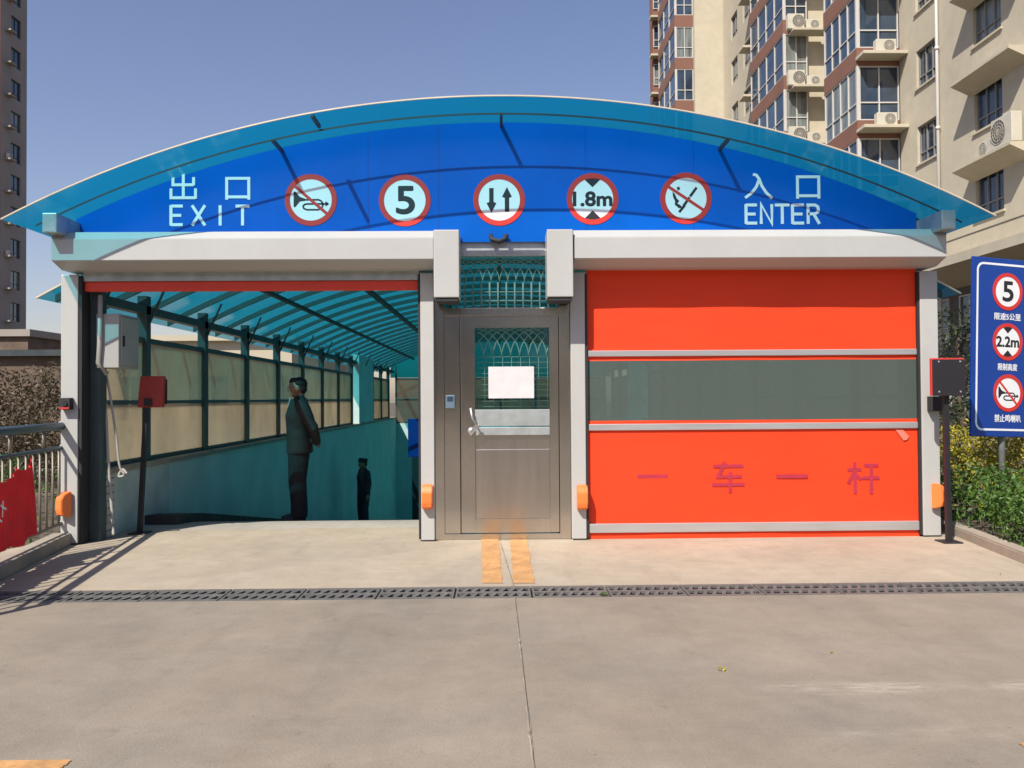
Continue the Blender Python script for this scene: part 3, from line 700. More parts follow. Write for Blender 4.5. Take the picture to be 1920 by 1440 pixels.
def p_height(txt):
    def f(b, c, k, P, w0, w1):
        q = lambda u, v: (c[0]+u*k, c[1]+v*k)
        for s_ in (1, -1): b.poly([q(-.33, s_*.77), q(0, s_*.84), q(.33, s_*.77), q(0, s_*.45)], P, w0, w1)
        put_text(b, txt, (c[0]-.74*k, c[0]+.74*k, c[1]-.27*k, c[1]+.27*k), P, w0, w1, .028*k)
    return f
def p_flame(b, c, k, P, w0, w1):
    """hand-held match: a curling flame, the stub and the ash end"""
    q = lambda u, v: (c[0]+u*k, c[1]+v*k)
    b.poly([q(-.52, .26), q(-.42, .16), q(-.36, .0), q(-.26, -.10), q(-.34, -.20), q(-.22, -.26), q(-.14, -.36), q(-.28, -.38), q(-.44, -.24), q(-.42, -.12), q(-.50, .06)], P, w0, w1)
    b.poly([q(-.36, .42), q(-.26, .46), q(-.22, .36), q(-.31, .30)], P, w0, w1)
    b.strokes([[q(-.27, -.54), q(-.05, -.27)], [q(-.10, -.30), q(.14, .04)]], .10*k, P, w0, w1)
    b.strokes([[q(.16, .07), q(.42, .42)]], .10*k, P, w0, w1)
def p_horn(b, c, k, P, w0, w1): horn(b, c, k, P, w0, w1)
for nm, px, py, bar, pc in (('no_horn_sign', 583, 375, 41, p_horn), ('speed_limit_sign', 759, 376, 0, p_five), ('two_way_sign', 936, 375, 0, p_arrows), ('height_limit_sign', 1111, 373, 0, p_height('1.8m')), ('no_smoking_sign', 1286, 372, 34, p_flame)):
    roundel(sp, nm, fr(px, py), RR, PP, B_-.004, bar, pc)

# ------------------------------------------------------------------ ramp walls and the tunnel shelter
SILL, MID, TOPR, BEAM = .60, 1.285, 1.955, 2.235
SP, Y1 = 1.78, 1.47
def ramp_wall(x0, x1, lab):
    t = thing('ramp_wall', lab, 'wall', ((x0+x1)/2, .2, 0))
    b = MB(); b.box(x0, x1, 1.9, TE, -4.2, SILL); b.build('wall', M['wallpaint'], t)
    b = MB(); b.box(x0, x1, .50, 1.9-.002, -1.2, SILL-.002); b.build('daylit_wall', M['wallgrey'], t)  # stretch at the mouth: its greyer daylight is put into the wall colour
    b = MB(); b.box(x0-.03, x1+.03, .24, .50-.002, -.1, SILL-.004); b.build('block_pier', M['brick'], t)
    b = MB(); b.box(x0-.03, x1+.03, .22, TE, SILL+.001, SILL+.05, .006); b.build('coping', M['kerb'], t)
    # blind wall between the window runs, as deep in as the photo shows it
    b = MB(); b.box(x0, x1, 14.6, 17.1, SILL+.052, 2.5); b.build('blind_wall', M['wallpaint'], t)
    return t
ramp_wall(TL-.2, TL, 'painted wall along the exit side of the ramp, under the row of yellowed windows')
ramp_wall(TR, TR+.2, 'painted wall along the enter side of the ramp, hidden behind the orange curtain')
ew = thing('end_wall', 'painted wall closing the far end of the ramp tunnel under a wide window', 'wall', (0, TE, 0))
MB().box(TL-.2, TR+.2, TE+.001, TE+.2, -4.2, .42).build('wall', M['wallpaint'], ew)
wi = MB(); wi.box(TL, TR, TE+.05, TE+.1, .421, .47); wi.box(TL, TR, TE+.05, TE+.1, 1.25, 1.3); wi.box(TL, TR, TE+.05, TE+.1, 2.0, 2.06)
for i in range(7): x = TL+(TR-TL)*i/6; wi.box(x-.03, x+.03, TE+.051, TE+.099, .47, 2.5)
wi = wi.build('window_frame', M['sash'], ew); MB().box(TL, TR, TE+.07, TE+.076, .47, 2.0).build('pane', M['panel'], wi)
for sx, x0 in ((-1, TL), (1, TR)):
    b = MB(); n = 40
    yv = [1.25+.35*i for i in range(59)]
    for y0, y1 in zip(yv, yv[1:]):
        xi = x0-sx*.0; xo = x0-sx*.36
        b.hexa([(min(xi, xo)+.001, y0, ramp_z(y0)-.02), (min(xi, xo)+.001, y1, ramp_z(y1)-.02), (max(xi, xo)-.001, y1, ramp_z(y1)-.02), (max(xi, xo)-.001, y0, ramp_z(y0)-.02),
                (min(xi, xo)+.001, y0, ramp_z(y0)+.10), (min(xi, xo)+.001, y1, ramp_z(y1)+.10), (max(xi, xo)-.001, y1, ramp_z(y1)+.10), (max(xi, xo)-.001, y0, ramp_z(y0)+.10)])
    tag(b.build('wheel_kerb', M['darkkerb'], origin=(x0-sx*.18, 1.25, 0)), 'low dark kerb along the foot of the %s wall of the ramp' % ('exit side' if sx < 0 else 'enter side'), 'kerb')

ts = thing('tunnel_shelter', 'long arched teal plastic shelter over the ramp on dark steel posts', 'shelter', (0, .25, 0))
THW, TZ = 4.38, 2.27
tzc = TZ-math.sqrt(RAD*RAD-THW*THW); TX = .03
tarc = lambda x, d=0: tzc+math.sqrt(RAD*RAD-(x-TX)**2)+d
arc_sheet(MB(), TX-THW, TX+THW, lambda x: tarc(x), .27, TE+.3, 80).build('roof_sheet', M['tunnelroof'], ts, smooth=True)
arched(MB(), TX-THW, TX+THW, lambda x: tarc(x, -.005), lambda x: tarc(x, .012), .25, .27).build('edge_trim', M['trim'], ts)
y = .42
while y < TE:
    arched(MB(), TX-THW+.1, TX+THW-.1, lambda x: tarc(x, -.075), lambda x: tarc(x, -.006), y-.02, y+.02, 36).build('rib', M['post'], ts)
    y += SP/2
for x in (-3.1, -2.1, -1.05, 0, 1.05, 2.1, 3.1):
    w = .028 if abs(x) != 2.1 else .045
    MB().box(x-w, x+w, .3, TE, tarc(x, -.13), tarc(x, -.077)).build('purlin', M['rib'], ts)
for sx, x0 in ((-1, TL), (1, TR)):
    xo = x0+sx*.10
    MB().box(xo-.05, xo+.05, .3, TE, BEAM, BEAM+.09).build('eave_beam', M['post'], ts)
    k = 0; y = Y1-SP+.35
    ysp = [.36]+[Y1+SP*i for i in range(12)]
    for i, y in enumerate(ysp):
        b = MB(); b.box(xo-.05, xo+.05, y-.055, y+.055, SILL+.052, tarc(xo, -.09)); po = b.build('post', M['post'], ts)
        b = MB(); b.tube([(xo, y, BEAM-.22), (xo-sx*.24, y, tarc(xo-sx*.24, -.08))], .014, 6); b.build('brace', M['rib'], po)
    for i, (ya, yb) in enumerate(zip(ysp, ysp[1:])):
        if ya > 14 and yb < 17.6 and False: continue
        ya += .055; yb -= .055
        if 14.4 < (ya+yb)/2 < 17.2: continue
        b = MB()
        for zc_, h in ((SILL+.075, .022), (MID, .022), (TOPR, .028)): b.box(xo-.022, xo+.022, ya+.001, yb-.001, zc_-h, zc_+h)
        wn_ = b.build('window', M['sash'], ts)
        for za_, zb_ in ((SILL+.098, MID-.023), (MID+.023, TOPR-.029)):
            MB().box(xo-.004, xo+.004, ya+.001, yb-.001, za_, zb_).build('pane', M['panel'], wn_)
for px, py, Y in ((597, 556, 3.2), (675, 600, 4.4)):
    p = at(px, py, Y); zt = tarc(p.x, -.08)
    t = thing('ceiling_fitting', 'small dark fitting hanging from the teal shelter roof, %s' % ('the one nearer the opening' if Y < 4 else 'the one further down the ramp'), 'light fitting', (p.x, Y, zt), 'small fittings under the shelter roof')
    MB().tube([(p.x, Y, zt), (p.x, Y, zt-.16)], .012, 8).build('rod', M['rib'], t)
    MB().box(p.x-.09, p.x+.09, Y-.05, Y+.05, zt-.22, zt-.16, .012).build('housing', M['rib'], t)

b = MB(); xs = [TL-.2+(TR-TL+.4)*i/30 for i in range(31)]
b.poly([(TL-.2, 2.07), (TR+.2, 2.07)]+[(x, tarc(x, -.004)) for x in xs[::-1]], wallP(TE+.07), 0, .006); b.build('gable_sheet', M['tunnelroof'], ts)
# wall cabinet, cables, leaning panel
xc0, xc1 = -3.735, X(221, .12, 640)
cb = thing('control_cabinet', 'pale grey control cabinet mounted inside the exit lane beside the guide post', 'cabinet', (xc0, .2, 1.8))
z0, z1 = Z(690, .14, 200), Z(588, .14, 200)
b = MB(); b.box(xc0, xc1, .14, .56, z0, z1, .008); body = b.build('body', M['cabinet'], cb)
b = MB(); b.box(xc1+.0005, xc1+.012, .165, .535, z0+.025, z1-.025, .004); dd = b.build('door', M['cabinet'], cb)
b = MB(); b.box(xc1+.012, xc1+.026, .19, .215, (z0+z1)/2-.05, (z0+z1)/2+.05, .004); b.build('latch', M['rubber'], dd)
b = MB(); b.tube([(xc0+.05, .12, Z(550, .12)), (xc0+.045, .12, Z(640, .12)), (xc0+.03, .12, Z(676, .12)), (xc0+.10, .15, Z(697, .12))], .022, 8)
tag(b.build('conduit_pipe', M['cable'], origin=(xc0+.05, .12, 1.6), smooth=True), 'white flexible conduit running down beside the grey control cabinet', 'conduit')
def cable(name, pts, r_, lab, m='cable'):
    P = [Vector(p) for p in pts]; o = []
    for i in range(len(P)-1):
        a_ = P[max(i-1, 0)]; b_, c_, d_ = P[i], P[i+1], P[min(i+2, len(P)-1)]
        for k in range(8):
            t = k/8; o.append(.5*((2*b_)+(-a_+c_)*t+(2*a_-5*b_+4*c_-d_)*t*t+(-a_+3*b_-3*c_+d_)*t**3))
    o.append(P[-1])
    return tag(MB().tube(o, r_, 7).build(name, M[m], origin=P[-1], smooth=True), lab, 'cable')
cable('cable', [at(194, 690, .3), at(198, 760, .3), at(203, 860, .25), at(210, 960, .2), at(213, 1003, .15)], .014, 'white cable hanging from the cabinet straight down to the floor')
cable('cable', [at(197, 690, .32), at(208, 750, .3), at(218, 820, .3), at(224, 872, .3), at(233, 890, .3), at(222, 893, .3), at(230, 880, .31), at(238, 888, .3)], .011, 'shorter white cable from the cabinet ending in a loose knot above the floor')
cable('cable', [at(192, 692, .34), at(189, 760, .34), at(196, 800, .33), at(186, 850, .33), at(196, 905, .33), at(203, 985, .3)], .007, 'thin slack white cable dangling nearest the entrance wall')
def panel_post(name, lab, base, top, face_col, back_first):
    """square panel on a dark post"""
    t = thing(name, lab, 'display', base)
    bx, tx = Vector(base), Vector(top)
    b = MB(); b.tube([bx+Vector((0, 0, .01)), tx], .030, 4, hint=(.7, .7, 0)); b.build('post', M['ink'], t)
    b = MB(); b.box(bx.x-.085, bx.x+.085, bx.y-.085, bx.y+.085, bx.z, bx.z+.012, .003); pl = b.build('base_plate', M['ink'], t)
    return t
base = (X(262, .62, 990), .62, 0); top = at(276, 738, .56)
t = panel_post('display_panel', 'square red-backed display panel on a leaning black post inside the exit lane', base, top, None, True)
pa, pb = at(257, 764, .53), at(306, 705, .53)
b = MB(); b.hexa([(pa.x, .53, pa.z), (pa.x, .60, pa.z), (pb.x-.012, .60, pa.z), (pb.x-.012, .53, pa.z), (pa.x+.03, .53, pb.z), (pa.x+.03, .60, pb.z), (pb.x, .60, pb.z), (pb.x, .53, pb.z)], .006); b.build('back_case', M['redcase'], t)  # shade inside the lane is put into this darker red
MB().box((pa.x+pb.x)/2-.11, (pa.x+pb.x)/2+.13, .601, .62, pa.z+.03, pb.z-.03).build('screen', M['ink'], t)
b = MB(); b.box(top.x-.01, top.x+.06, .50, .528, top.z-.12, top.z-.05, .006); b.build('camera', M['rubber'], t)
base = (X(1779, -.28, 1010), -.28, 0); top = Vector((base[0]-.012, -.28, Z(735, -.28, 1779)))
t = panel_post('display_panel', 'square black display panel with a red rim on an upright black post by the hedge', base, top, None, False)
pa, pb = at(1748, 742, -.36), at(1809, 671, -.36)
b = MB(); b.box(pa.x, pb.x, -.35, -.318, pa.z, pb.z, .004); b.build('back_case', M['red'], t)
b = MB(); b.box(pa.x+.006, pb.x+.004, -.362, -.3505, pa.z-.002, pb.z-.012, .003); s_ = b.build('screen', M['ink'], t)
for u in (.05, .24):
    for v_ in (.035, .30):
        MB().disc((pa.x+u+.01, pa.z+v_), .008, wallP(-.362), 0, .004, 10).build('screw', M['alu'], s_)
# notice board deep in the ramp
YN = 14.0; pa, pb = at(765, 857, YN), at(765, 785, YN); zr = ramp_z(YN)
nb = thing('notice_board', 'dark blue notice board on a dark stand far down the ramp', 'sign', (pa.x+.35, YN, zr))
MB().box(pa.x, pa.x+.8, YN, YN+.04, pa.z, pb.z, .01).build('board', M['sign_blue'], nb)
MB().box(pa.x+.10, pa.x+.7, YN+.01, YN+.2, zr, pa.z-.001, .02).build('stand', M['rubber'], nb)

# ------------------------------------------------------------------ people
def hand(b, wrist, d, side, curl=.5):
    """palm, four bent fingers of different lengths and a thumb"""
    d = Vector(d).normalized(); s_ = Vector(side).normalized(); nrm = d.cross(s_).normalized(); w = Vector(wrist)
    b.tube([w, w+d*.035, w+d*.085], [(.022, .014), (.038, .015), (.036, .012)], 8, hint=nrm)
    for k, ln in enumerate((.066, .074, .070, .055)):
        o = w+d*.082+s_*(.027-.018*k); p1 = o+d*ln*.45+nrm*ln*.10*curl; p2 = o+d*ln*.78+nrm*ln*.42*curl; p3 = o+d*ln*.92+nrm*ln*.80*curl
        b.tube([o, p1, p2, p3], [.0095, .009, .008, .0065], 7)
    o = w+d*.03+s_*.032; b.tube([o, o+d*.03+s_*.022, o+d*.058+s_*.024+nrm*.012], [.012, .0105, .008], 7)
def person(name, lab, loc, face, H, arms, top, legs, cap=False, shirt=True):
    """standing figure; local +x is forward, +y its left, z up; built at 1.70 m and scaled"""
    t = thing(name, lab, 'person', loc, rotz=face); k = H/1.70
    def fin(b): bmesh.ops.scale(b.bm, vec=(k, k, k), verts=b.bm.verts); return b
    sh, el, wr, hd, hs = arms
    b = MB()                                                      # the body: one continuous skin
    b.ell((.015, 0, 1.575), (.098, .076, .118)); b.tube([(.045, 0, 1.53), (.055, 0, 1.475)], [(.052, .05), (.038, .036)], 10, hint=(0, 1, 0))
    b.ell((.062, 0, 1.492), (.038, .036, .030))
    b.tube([(.102, 0, 1.592), (.124, 0, 1.545), (.110, 0, 1.536)], [.010, .016, .012], 8, hint=(0, 1, 0))
    b.ell((.096, 0, 1.512), (.014, .026, .010)); b.ell((.096, 0, 1.607), (.014, .055, .010))
    for s_ in (-1, 1):
        b.ell((.005, s_*.076, 1.565), (.022, .012, .034)); b.ell((.078, s_*.045, 1.558), (.022, .022, .022))
    b.tube([(-.005, 0, 1.52), (-.02, 0, 1.43), (-.025, 0, 1.36)], [.058, .060, .085], 12)
    b.tube([(-.01, 0, .90), (0, 0, 1.08), (.01, 0, 1.25), (-.01, 0, 1.40)], [(.15, .105), (.135, .095), (.165, .11), (.15, .07)], 14, hint=(1, 0, 0))
    for s_ in (-1, 1):
        b.tube([(0, s_*.09, .93), (.01, s_*.092, .50), (-.012, s_*.095, .09)], [.082, .055, .04], 10)
        b.tube([(-.04, s_*.095, .045), (.12, s_*.105, .035), (.19, s_*.108, .03)], [(.038, .04), (.042, .032), (.03, .022)], 8)
        m_ = lambda p: Vector((p[0], p[1]*s_, p[2]))
        b.tube([m_(sh), m_(el), m_(wr)], [.052, .040, .028], 9); hand(b, m_(wr), m_(hd), m_(hs))
    fin(b).build('body', M['skin'], t, local=True, remesh=.0085*k)
    c = MB()                                                      # jacket with sleeves
    c.tube([(-.015, 0, .80), (-.01, 0, .95), (.0, 0, 1.10), (.012, 0, 1.25), (-.005, 0, 1.36), (-.02, 0, 1.425), (-.015, 0, 1.455)],
           [(.205, .155), (.195, .150), (.185, .140), (.200, .140), (.200, .115), (.14, .085), (.078, .072)], 20, hint=(1, 0, 0))
    for s_ in (-1, 1):
        m_ = lambda p: Vector((p[0], p[1]*s_, p[2]))
        a_, e_, w_ = m_(sh), m_(el), m_(wr)
        c.tube([a_+Vector((.0, -s_*.04, .02)), a_.lerp(e_, .25), a_.lerp(e_, .6), e_, e_.lerp(w_, .5), e_.lerp(w_, .97)], [.075, .078, .068, .062, .056, .048], 12)
        c.tube([(.10, s_*.025, 1.30), (.085, s_*.065, 1.40), (.02, s_*.085, 1.455), (-.06, s_*.05, 1.475)], [.018, .022, .024, .022], 8)
    fin(c).build('jacket', M[top], t, local=True, remesh=.014*k)
    c = MB()
    c.tube([(-.01, 0, .82), (-.01, 0, .93), (-.005, 0, 1.0)], [(.165, .135), (.165, .13), (.15, .115)], 16, hint=(1, 0, 0))
    for s_ in (-1, 1):
        c.tube([(-.01, s_*.075, .90), (.0, s_*.09, .70), (.012, s_*.095, .48), (-.005, s_*.098, .25), (-.01, s_*.10, .055)], [(.098, .135), (.095, .120), (.085, .104), (.080, .096), (.080, .098)], 14, hint=(1, 0, 0))
    fin(c).build('trousers', M[legs], t, local=True, remesh=.014*k)
    for s_ in (-1, 1):
        c = MB(); c.tube([(-.085, s_*.10, .045), (-.04, s_*.10, .052), (.06, s_*.106, .048), (.15, s_*.11, .036), (.20, s_*.112, .03)], [(.032, .04), (.044, .05), (.047, .044), (.046, .034), (.03, .022)], 12)
        fin(c).build('shoe', M['rubber'], t, local=True, smooth=True)
    c = MB()
    c.ell((-.014, 0, 1.617), (.092, .081, .086)); c.ell((-.046, 0, 1.562), (.056, .074, .066)); c.ell((.050, .012, 1.662), (.052, .060, .032)); c.ell((.086, -.01, 1.642), (.022, .05, .018)); c.ell((-.01, -.03, 1.676), (.05, .04, .028))
    fin(c).build('hair', M['hair'], t, local=True, remesh=.008*k)
    if shirt:
        c = MB(); c.poly([(-.05, 1.455), (.05, 1.455), (.03, 1.36), (0, 1.27), (-.03, 1.36)], lambda u, v, w: (.125+w-(v-1.27)*.20, u, v), 0, .012)
        fin(c).build('shirt', M['shirt'], t, local=True)
    if cap:
        c = MB(); c.tube([(0, 0, 1.64), (0, 0, 1.68), (-.005, 0, 1.715)], [(.092, .112), (.105, .128), (.07, .09)], 16, hint=(1, 0, 0)); c.tube([(.07, 0, 1.645), (.15, 0, 1.632)], [(.07, .006), (.05, .005)], 10, hint=(0, 0, 1))
        fin(c).build('cap', M[top], t, local=True, smooth=True)
    return t
Ym = 2.35; pm = at(560, 975, Ym); zf_ = ramp_z(Ym)
behind = ((-.03, .20, 1.385), (-.17, .265, 1.10), (-.215, .085, .915), (-.1, -1, -.15), (-.15, -.1, 1))
person('person', 'man in a grey jacket and black trousers standing side-on with hands behind his back', (pm.x, Ym, zf_), R(180-(-12)), (Z(707, Ym, 560)-zf_), behind, 'jacket', 'trousers')
Ym = 11.4; pm = at(681, 900, Ym); zf_ = ramp_z(Ym)
down = ((-.02, .20, 1.385), (-.05, .25, 1.10), (-.01, .255, .85), (.1, -.05, -1), (1, 0, .1))
person('person', 'distant guard in dark uniform and cap standing down the ramp by the teal wall', (pm.x, Ym, zf_), R(212), (Z(858, Ym, 681)-zf_)*.985, down, 'navy', 'navy', cap=True, shirt=False)

# ------------------------------------------------------------------ left railing with its red cloth
fa, fb = gp(0, 1083), gp(118, 1012)
fdir = (Vector((fb.x, fb.y))-Vector((fa.x, fa.y))); f0 = Vector((X(118, -.02, 790)-.03, .02)); fdir = f0-Vector((-3.72, -1.5)); f1 = f0-fdir.normalized()*3.1
LN = (f1-f0).length; fu = (f1-f0)/LN; fn = Vector((-fu.y, fu.x))
def FP(u, v, w): p = f0+fu*u+fn*w; return (p.x, p.y, v)
rl = thing('railing', 'steel railing with a teal handrail on a low kerb left of the gate', 'railing', (f0.x, f0.y, 0))
ZH = 1.075
b = MB(); b.tube([FP(-.02, ZH, 0), FP(LN+.02, ZH, 0)], .036, 14); b.build('handrail', M['rail'], rl, smooth=True)
b = MB(); b.tube([FP(0, .88, 0), FP(LN, .88, 0)], .017, 8); b.build('middle_rail', M['rail'], rl, smooth=True)
b = MB(); b.tube([FP(0, .075+.12, 0), FP(LN, .195, 0)], .017, 8); b.build('bottom_rail', M['bars'], rl, smooth=True)
for u in (1.56, LN): b = MB(); b.tube([FP(u, 0, 0), FP(u, ZH-.03, 0)], .034, 10); b.build('post', M['bars'], rl, smooth=True)
u = .075
while u < LN-.05:
    b = MB(); b.tube([FP(u, .20, 0), FP(u, .87, 0)], .0105, 8); b.build('bar', M['bars'], rl, smooth=True); u += .150
for zc_ in (ZH, .88, .195):
    b = MB(); b.tube([FP(-.035, zc_, 0), FP(.015, zc_, 0)], .044 if zc_ == ZH else .024, 10); b.build('bracket', M['galv'], rl, smooth=True)
for u in (.45, 1.15, 2.2):
    b = MB(); b.tube([FP(u, .88, 0), FP(u, ZH-.02, 0)], .012, 8); b.build('stay', M['bars'], rl, smooth=True)
b = MB(); b.obox(FP, .02, LN, 0, .11, -.07, .09, .01); tag(b.build('kerb', M['kerb'], origin=(f0.x, f0.y, 0)), 'low concrete kerb under the railing with the red cloth', 'kerb')
# cloth hung over the inside of the bars
b = MB(); n, m_ = 90, 24; g_ = []
u_a, u_b = .72, 2.5
for i in range(n+1):
    u = u_a+(u_b-u_a)*i/n; row = []
    s_ = min(1, (u-u_a)/.95); zt = .85-.16*s_-.06*abs(math.sin(s_*8)); zb = .20+.02*math.sin(s_*13)-.03*s_
    for j in range(m_+1):
        q = j/m_; row.append(b.bm.verts.new(FP(u+.03*math.sin(q*3)*s_, zt+(zb-zt)*q, .026+.014*math.sin(u*75)*(1-.3*q)+.012*math.sin(u*23+q*3)+.02*q)))
    g_.append(row)
for i in range(n):
    for j in range(m_): b.bm.faces.new((g_[i][j], g_[i+1][j], g_[i+1][j+1], g_[i][j+1]))
bn = b.build('banner', M['flag'], origin=(f1.x, f1.y, .2), smooth=True); tag(bn, 'crumpled red cloth banner with bits of white lettering hung on the railing bars', 'banner')
b = MB(); FPw = lambda u, v, w: FP(u, v, .072+w)
b.strokes([[(1.50, .54), (1.40, .50)], [(1.46, .57), (1.47, .45)], [(1.54, .52), (1.60, .49)], [(1.55, .45), (1.48, .42)]], .016, FPw, 0, .002)
b.build('lettering_print', M['sign_white'], bn)
# ------------------------------------------------------------------ small litter on the concrete
def litter(name, px, py, m, lab, r_, n=6):
    p = gp(px, py); b = MB()
    for i in range(n):
        a_ = random.uniform(0, 6.28); q = Vector((p.x, p.y, .006))+Vector((random.uniform(-r_, r_), random.uniform(-r_, r_), random.uniform(0, r_*.5))); d = Vector((math.cos(a_), math.sin(a_), random.uniform(0, .5)))*r_; e = Vector((-math.sin(a_), math.cos(a_), .2))*r_*.35
        vs = [b.bm.verts.new(x) for x in (q-d, q+e, q+d, q-e)]; b.bm.faces.new(vs)
    tag(b.build(name, M[m], origin=(p.x, p.y, .005)), lab, name.split('_')[-1])
litter('leaf_sprig', 1131, 1117, 'leafg', 'tiny green sprig beside the drain grate right of the yellow stripes', .022, 9)
litter('fallen_leaf', 1353, 1257, 'leafy', 'small yellow-green leaf on the concrete in front of the orange door', .018, 3)
litter('fallen_leaf', 1560, 1225, 'leafy', 'tiny yellow leaf on the concrete near the pale scuffs', .012, 2)
litter('fallen_leaf', 914, 1062, 'bark', 'tiny brown leaf on the left yellow stripe', .011, 1)
litter('scrap', 73, 1041, 'rail', 'green scrap lying by the kerb under the railing', .035, 3)
litter('fallen_leaf', 1878, 1078, 'bark', 'tiny brown leaf on the concrete beside the right kerb', .012, 1)

# ------------------------------------------------------------------ right kerb, hedges and blue sign
ka, kb = gp(1786, 1003), gp(1925, 1060); kd = (kb-ka).normalized(); kn = Vector((-kd.y, kd.x)); kn = kn if kn.x > 0 else -kn
def KP(u, v, w): p = ka+kd*u+kn*v; return (p.x, p.y, w)
b = MB(); b.poly([(-.35, 0), (3.2, 0), (3.2, .14), (-.35, .14)], KP, -.1, .085)
bmesh.ops.bevel(b.bm, geom=[e for e in b.bm.edges], offset=.012, segments=2, affect='EDGES')
tag(b.build('kerb', M['kerb'], origin=(ka.x, ka.y, 0)), 'pale concrete kerb in front of the green hedge on the right', 'kerb')
def leaves(pos, out, size, wid):
    """leaf-sized folded faces at pos (n,3), roughly facing out (n,3)"""
    n = len(pos); nrm = out+rng.normal(0, .55, (n, 3)); nrm /= np.linalg.norm(nrm, axis=1, keepdims=True)
    t = np.cross(nrm, rng.normal(0, 1, (n, 3))); t /= np.linalg.norm(t, axis=1, keepdims=True); s_ = np.cross(nrm, t)
    L_ = size*rng.uniform(.6, 1.3, (n, 1)); Wd = L_*wid
    v = np.stack([pos-t*L_*.5, pos+s_*Wd*.5+nrm*L_*.1, pos+t*L_*.5-nrm*L_*.08, pos-s_*Wd*.5+nrm*L_*.1], 1).reshape(-1, 3)
    f = np.arange(4*n).reshape(n, 4); return v, f
def leaf_obj(name, m, parts, parent, loc):
    v = np.concatenate([p[0] for p in parts]); off = np.cumsum([0]+[len(p[0]) for p in parts[:-1]]); f = np.concatenate([p[1]+o for p, o in zip(parts, off)])
    me = bpy.data.meshes.new(name); me.from_pydata((v-np.array(loc)).tolist(), [], f.tolist()); me.materials.append(m)
    o = bpy.data.objects.new(name, me); C.objects.link(o)
    if parent is not None: o.parent = parent
    else: o.location = loc
    return o
def clumps(centers, radii, per, size, wid, squash=.8):
    ps = []
    for c, r_ in zip(centers, radii):
        n = int(per*r_*r_); d = rng.normal(0, 1, (n, 3)); d /= np.linalg.norm(d, axis=1, keepdims=True)
        rr = r_*(rng.uniform(.45, 1.0, (n, 1))**.6)*(1+.18*np.sin(d[:, :1]*7+c[0]*5)*np.cos(d[:, 1:2]*6+c[1]*3))
        ps.append(leaves(np.array(c)+d*rr*np.array([1, 1, squash]), d+np.array([0, 0, .35]), size, wid))
    return ps
def shrub(name, lab, cat, cents, radii, per, size, m, group=None, stems=True, wid=.5):
    c0 = np.mean(np.array(cents), 0); loc = (float(c0[0]), float(c0[1]), -.12)
    t = thing(name, lab, cat, loc, group)
    leaf_obj('foliage', M[m], clumps(cents, radii, per, size, wid), t, loc)
    for c in cents[::max(1, len(cents)//8)]:
        b = MB(); c = Vector(c); g = Vector((c.x+random.uniform(-.1, .1), c.y+random.uniform(-.1, .1), -.12))
        b.tube([g, g.lerp(c, .5)+Vector((.04, .02, 0)), c+Vector((.03, 0, .1))], [.018, .013, .006], 6)
        b.build('stem', M['bark'], t)
    return t
def hedge_centres(x0, x1, y0, y1, zt, r_, gap, slope=0):
    cs, rs = [], []
    x = x0
    while x <= x1:
        y = y0
        while y <= y1:
            for z in np.arange(r_*.75, zt-r_*.6, r_*1.05):
                cs.append((x+random.uniform(-.3, .3)*gap, y+random.uniform(-.3, .3)*gap, z+random.uniform(-.05, .05)+slope*(y-y0))); rs.append(r_*random.uniform(.85, 1.2))
            cs.append((x+random.uniform(-.3, .3)*gap, y+random.uniform(-.3, .3)*gap, zt-r_*.75+random.uniform(-.07, .07)+slope*(y-y0))); rs.append(r_*random.uniform(.8, 1.15))
            y += gap
        x += gap
    return cs, rs
cs, rs = hedge_centres(4.48, 6.2, -2.5, .9, .60, .25, .33)
cs = [(c[0]+max(0, (-.3-c[1]))*.0, c[1], c[2]) for c in cs]
shrub('hedge', 'glossy green hedge behind the right kerb', 'hedge', cs, rs, 1500, .062, 'leafg')
cs, rs = hedge_centres(4.75, 7.2, 1.5, 3.6, .98, .30, .45)
shrub('hedge', 'yellow-leaved hedge behind the green one, around the sign post', 'hedge', cs, rs, 1100, .055, 'leafy')
def tree(name, lab, base, h, crown, m, n, rad, per, size, group=None):
    t = thing(name, lab, 'tree', base, group); B3 = Vector(base)
    b = MB(); pts = [B3, B3+Vector((.05, 0, h*.25)), B3+Vector((-.03, .05, h*.55)), B3+Vector((.02, 0, h*.9))]
    b.tube(pts, [h*.022, h*.017, h*.011, h*.004], 9)
    cs, rs = [], []
    for i in range(n):
        a_ = random.uniform(0, 6.28); q = random.uniform(.12, 1); rr = crown*math.sqrt(random.uniform(.05, 1))*math.sin(math.pi*min(.97, q*.8+.12)); c = B3+Vector((rr*math.cos(a_), rr*math.sin(a_), h*(.12+.84*q)))
        cs.append(tuple(c)); rs.append(rad*random.uniform(.6, 1.25))
        if i % 3 == 0:
            s_ = pts[1].lerp(pts[3], q*.8); b.tube([s_, s_.lerp(c, .5)+Vector((0, 0, .1)), c], [h*.007, h*.004, h*.002], 6)
    b.build('trunk', M['bark'], t, smooth=True)
    leaf_obj('crown', M[m], clumps(cs, rs, per, size, .5), t, base)
    return t
tree('tree', 'dark bushy tree between the orange door and the blue sign on the right', (X(1800, 9.0), 9.0, -.12), 3.3, 1.1, 'leafd', 34, .42, 420, .10)
tree('tree', 'dark leafy tree behind the blue road sign', (X(1905, 10.5), 10.5, -.12), 2.9, 1.4, 'leafd', 34, .5, 380, .10)

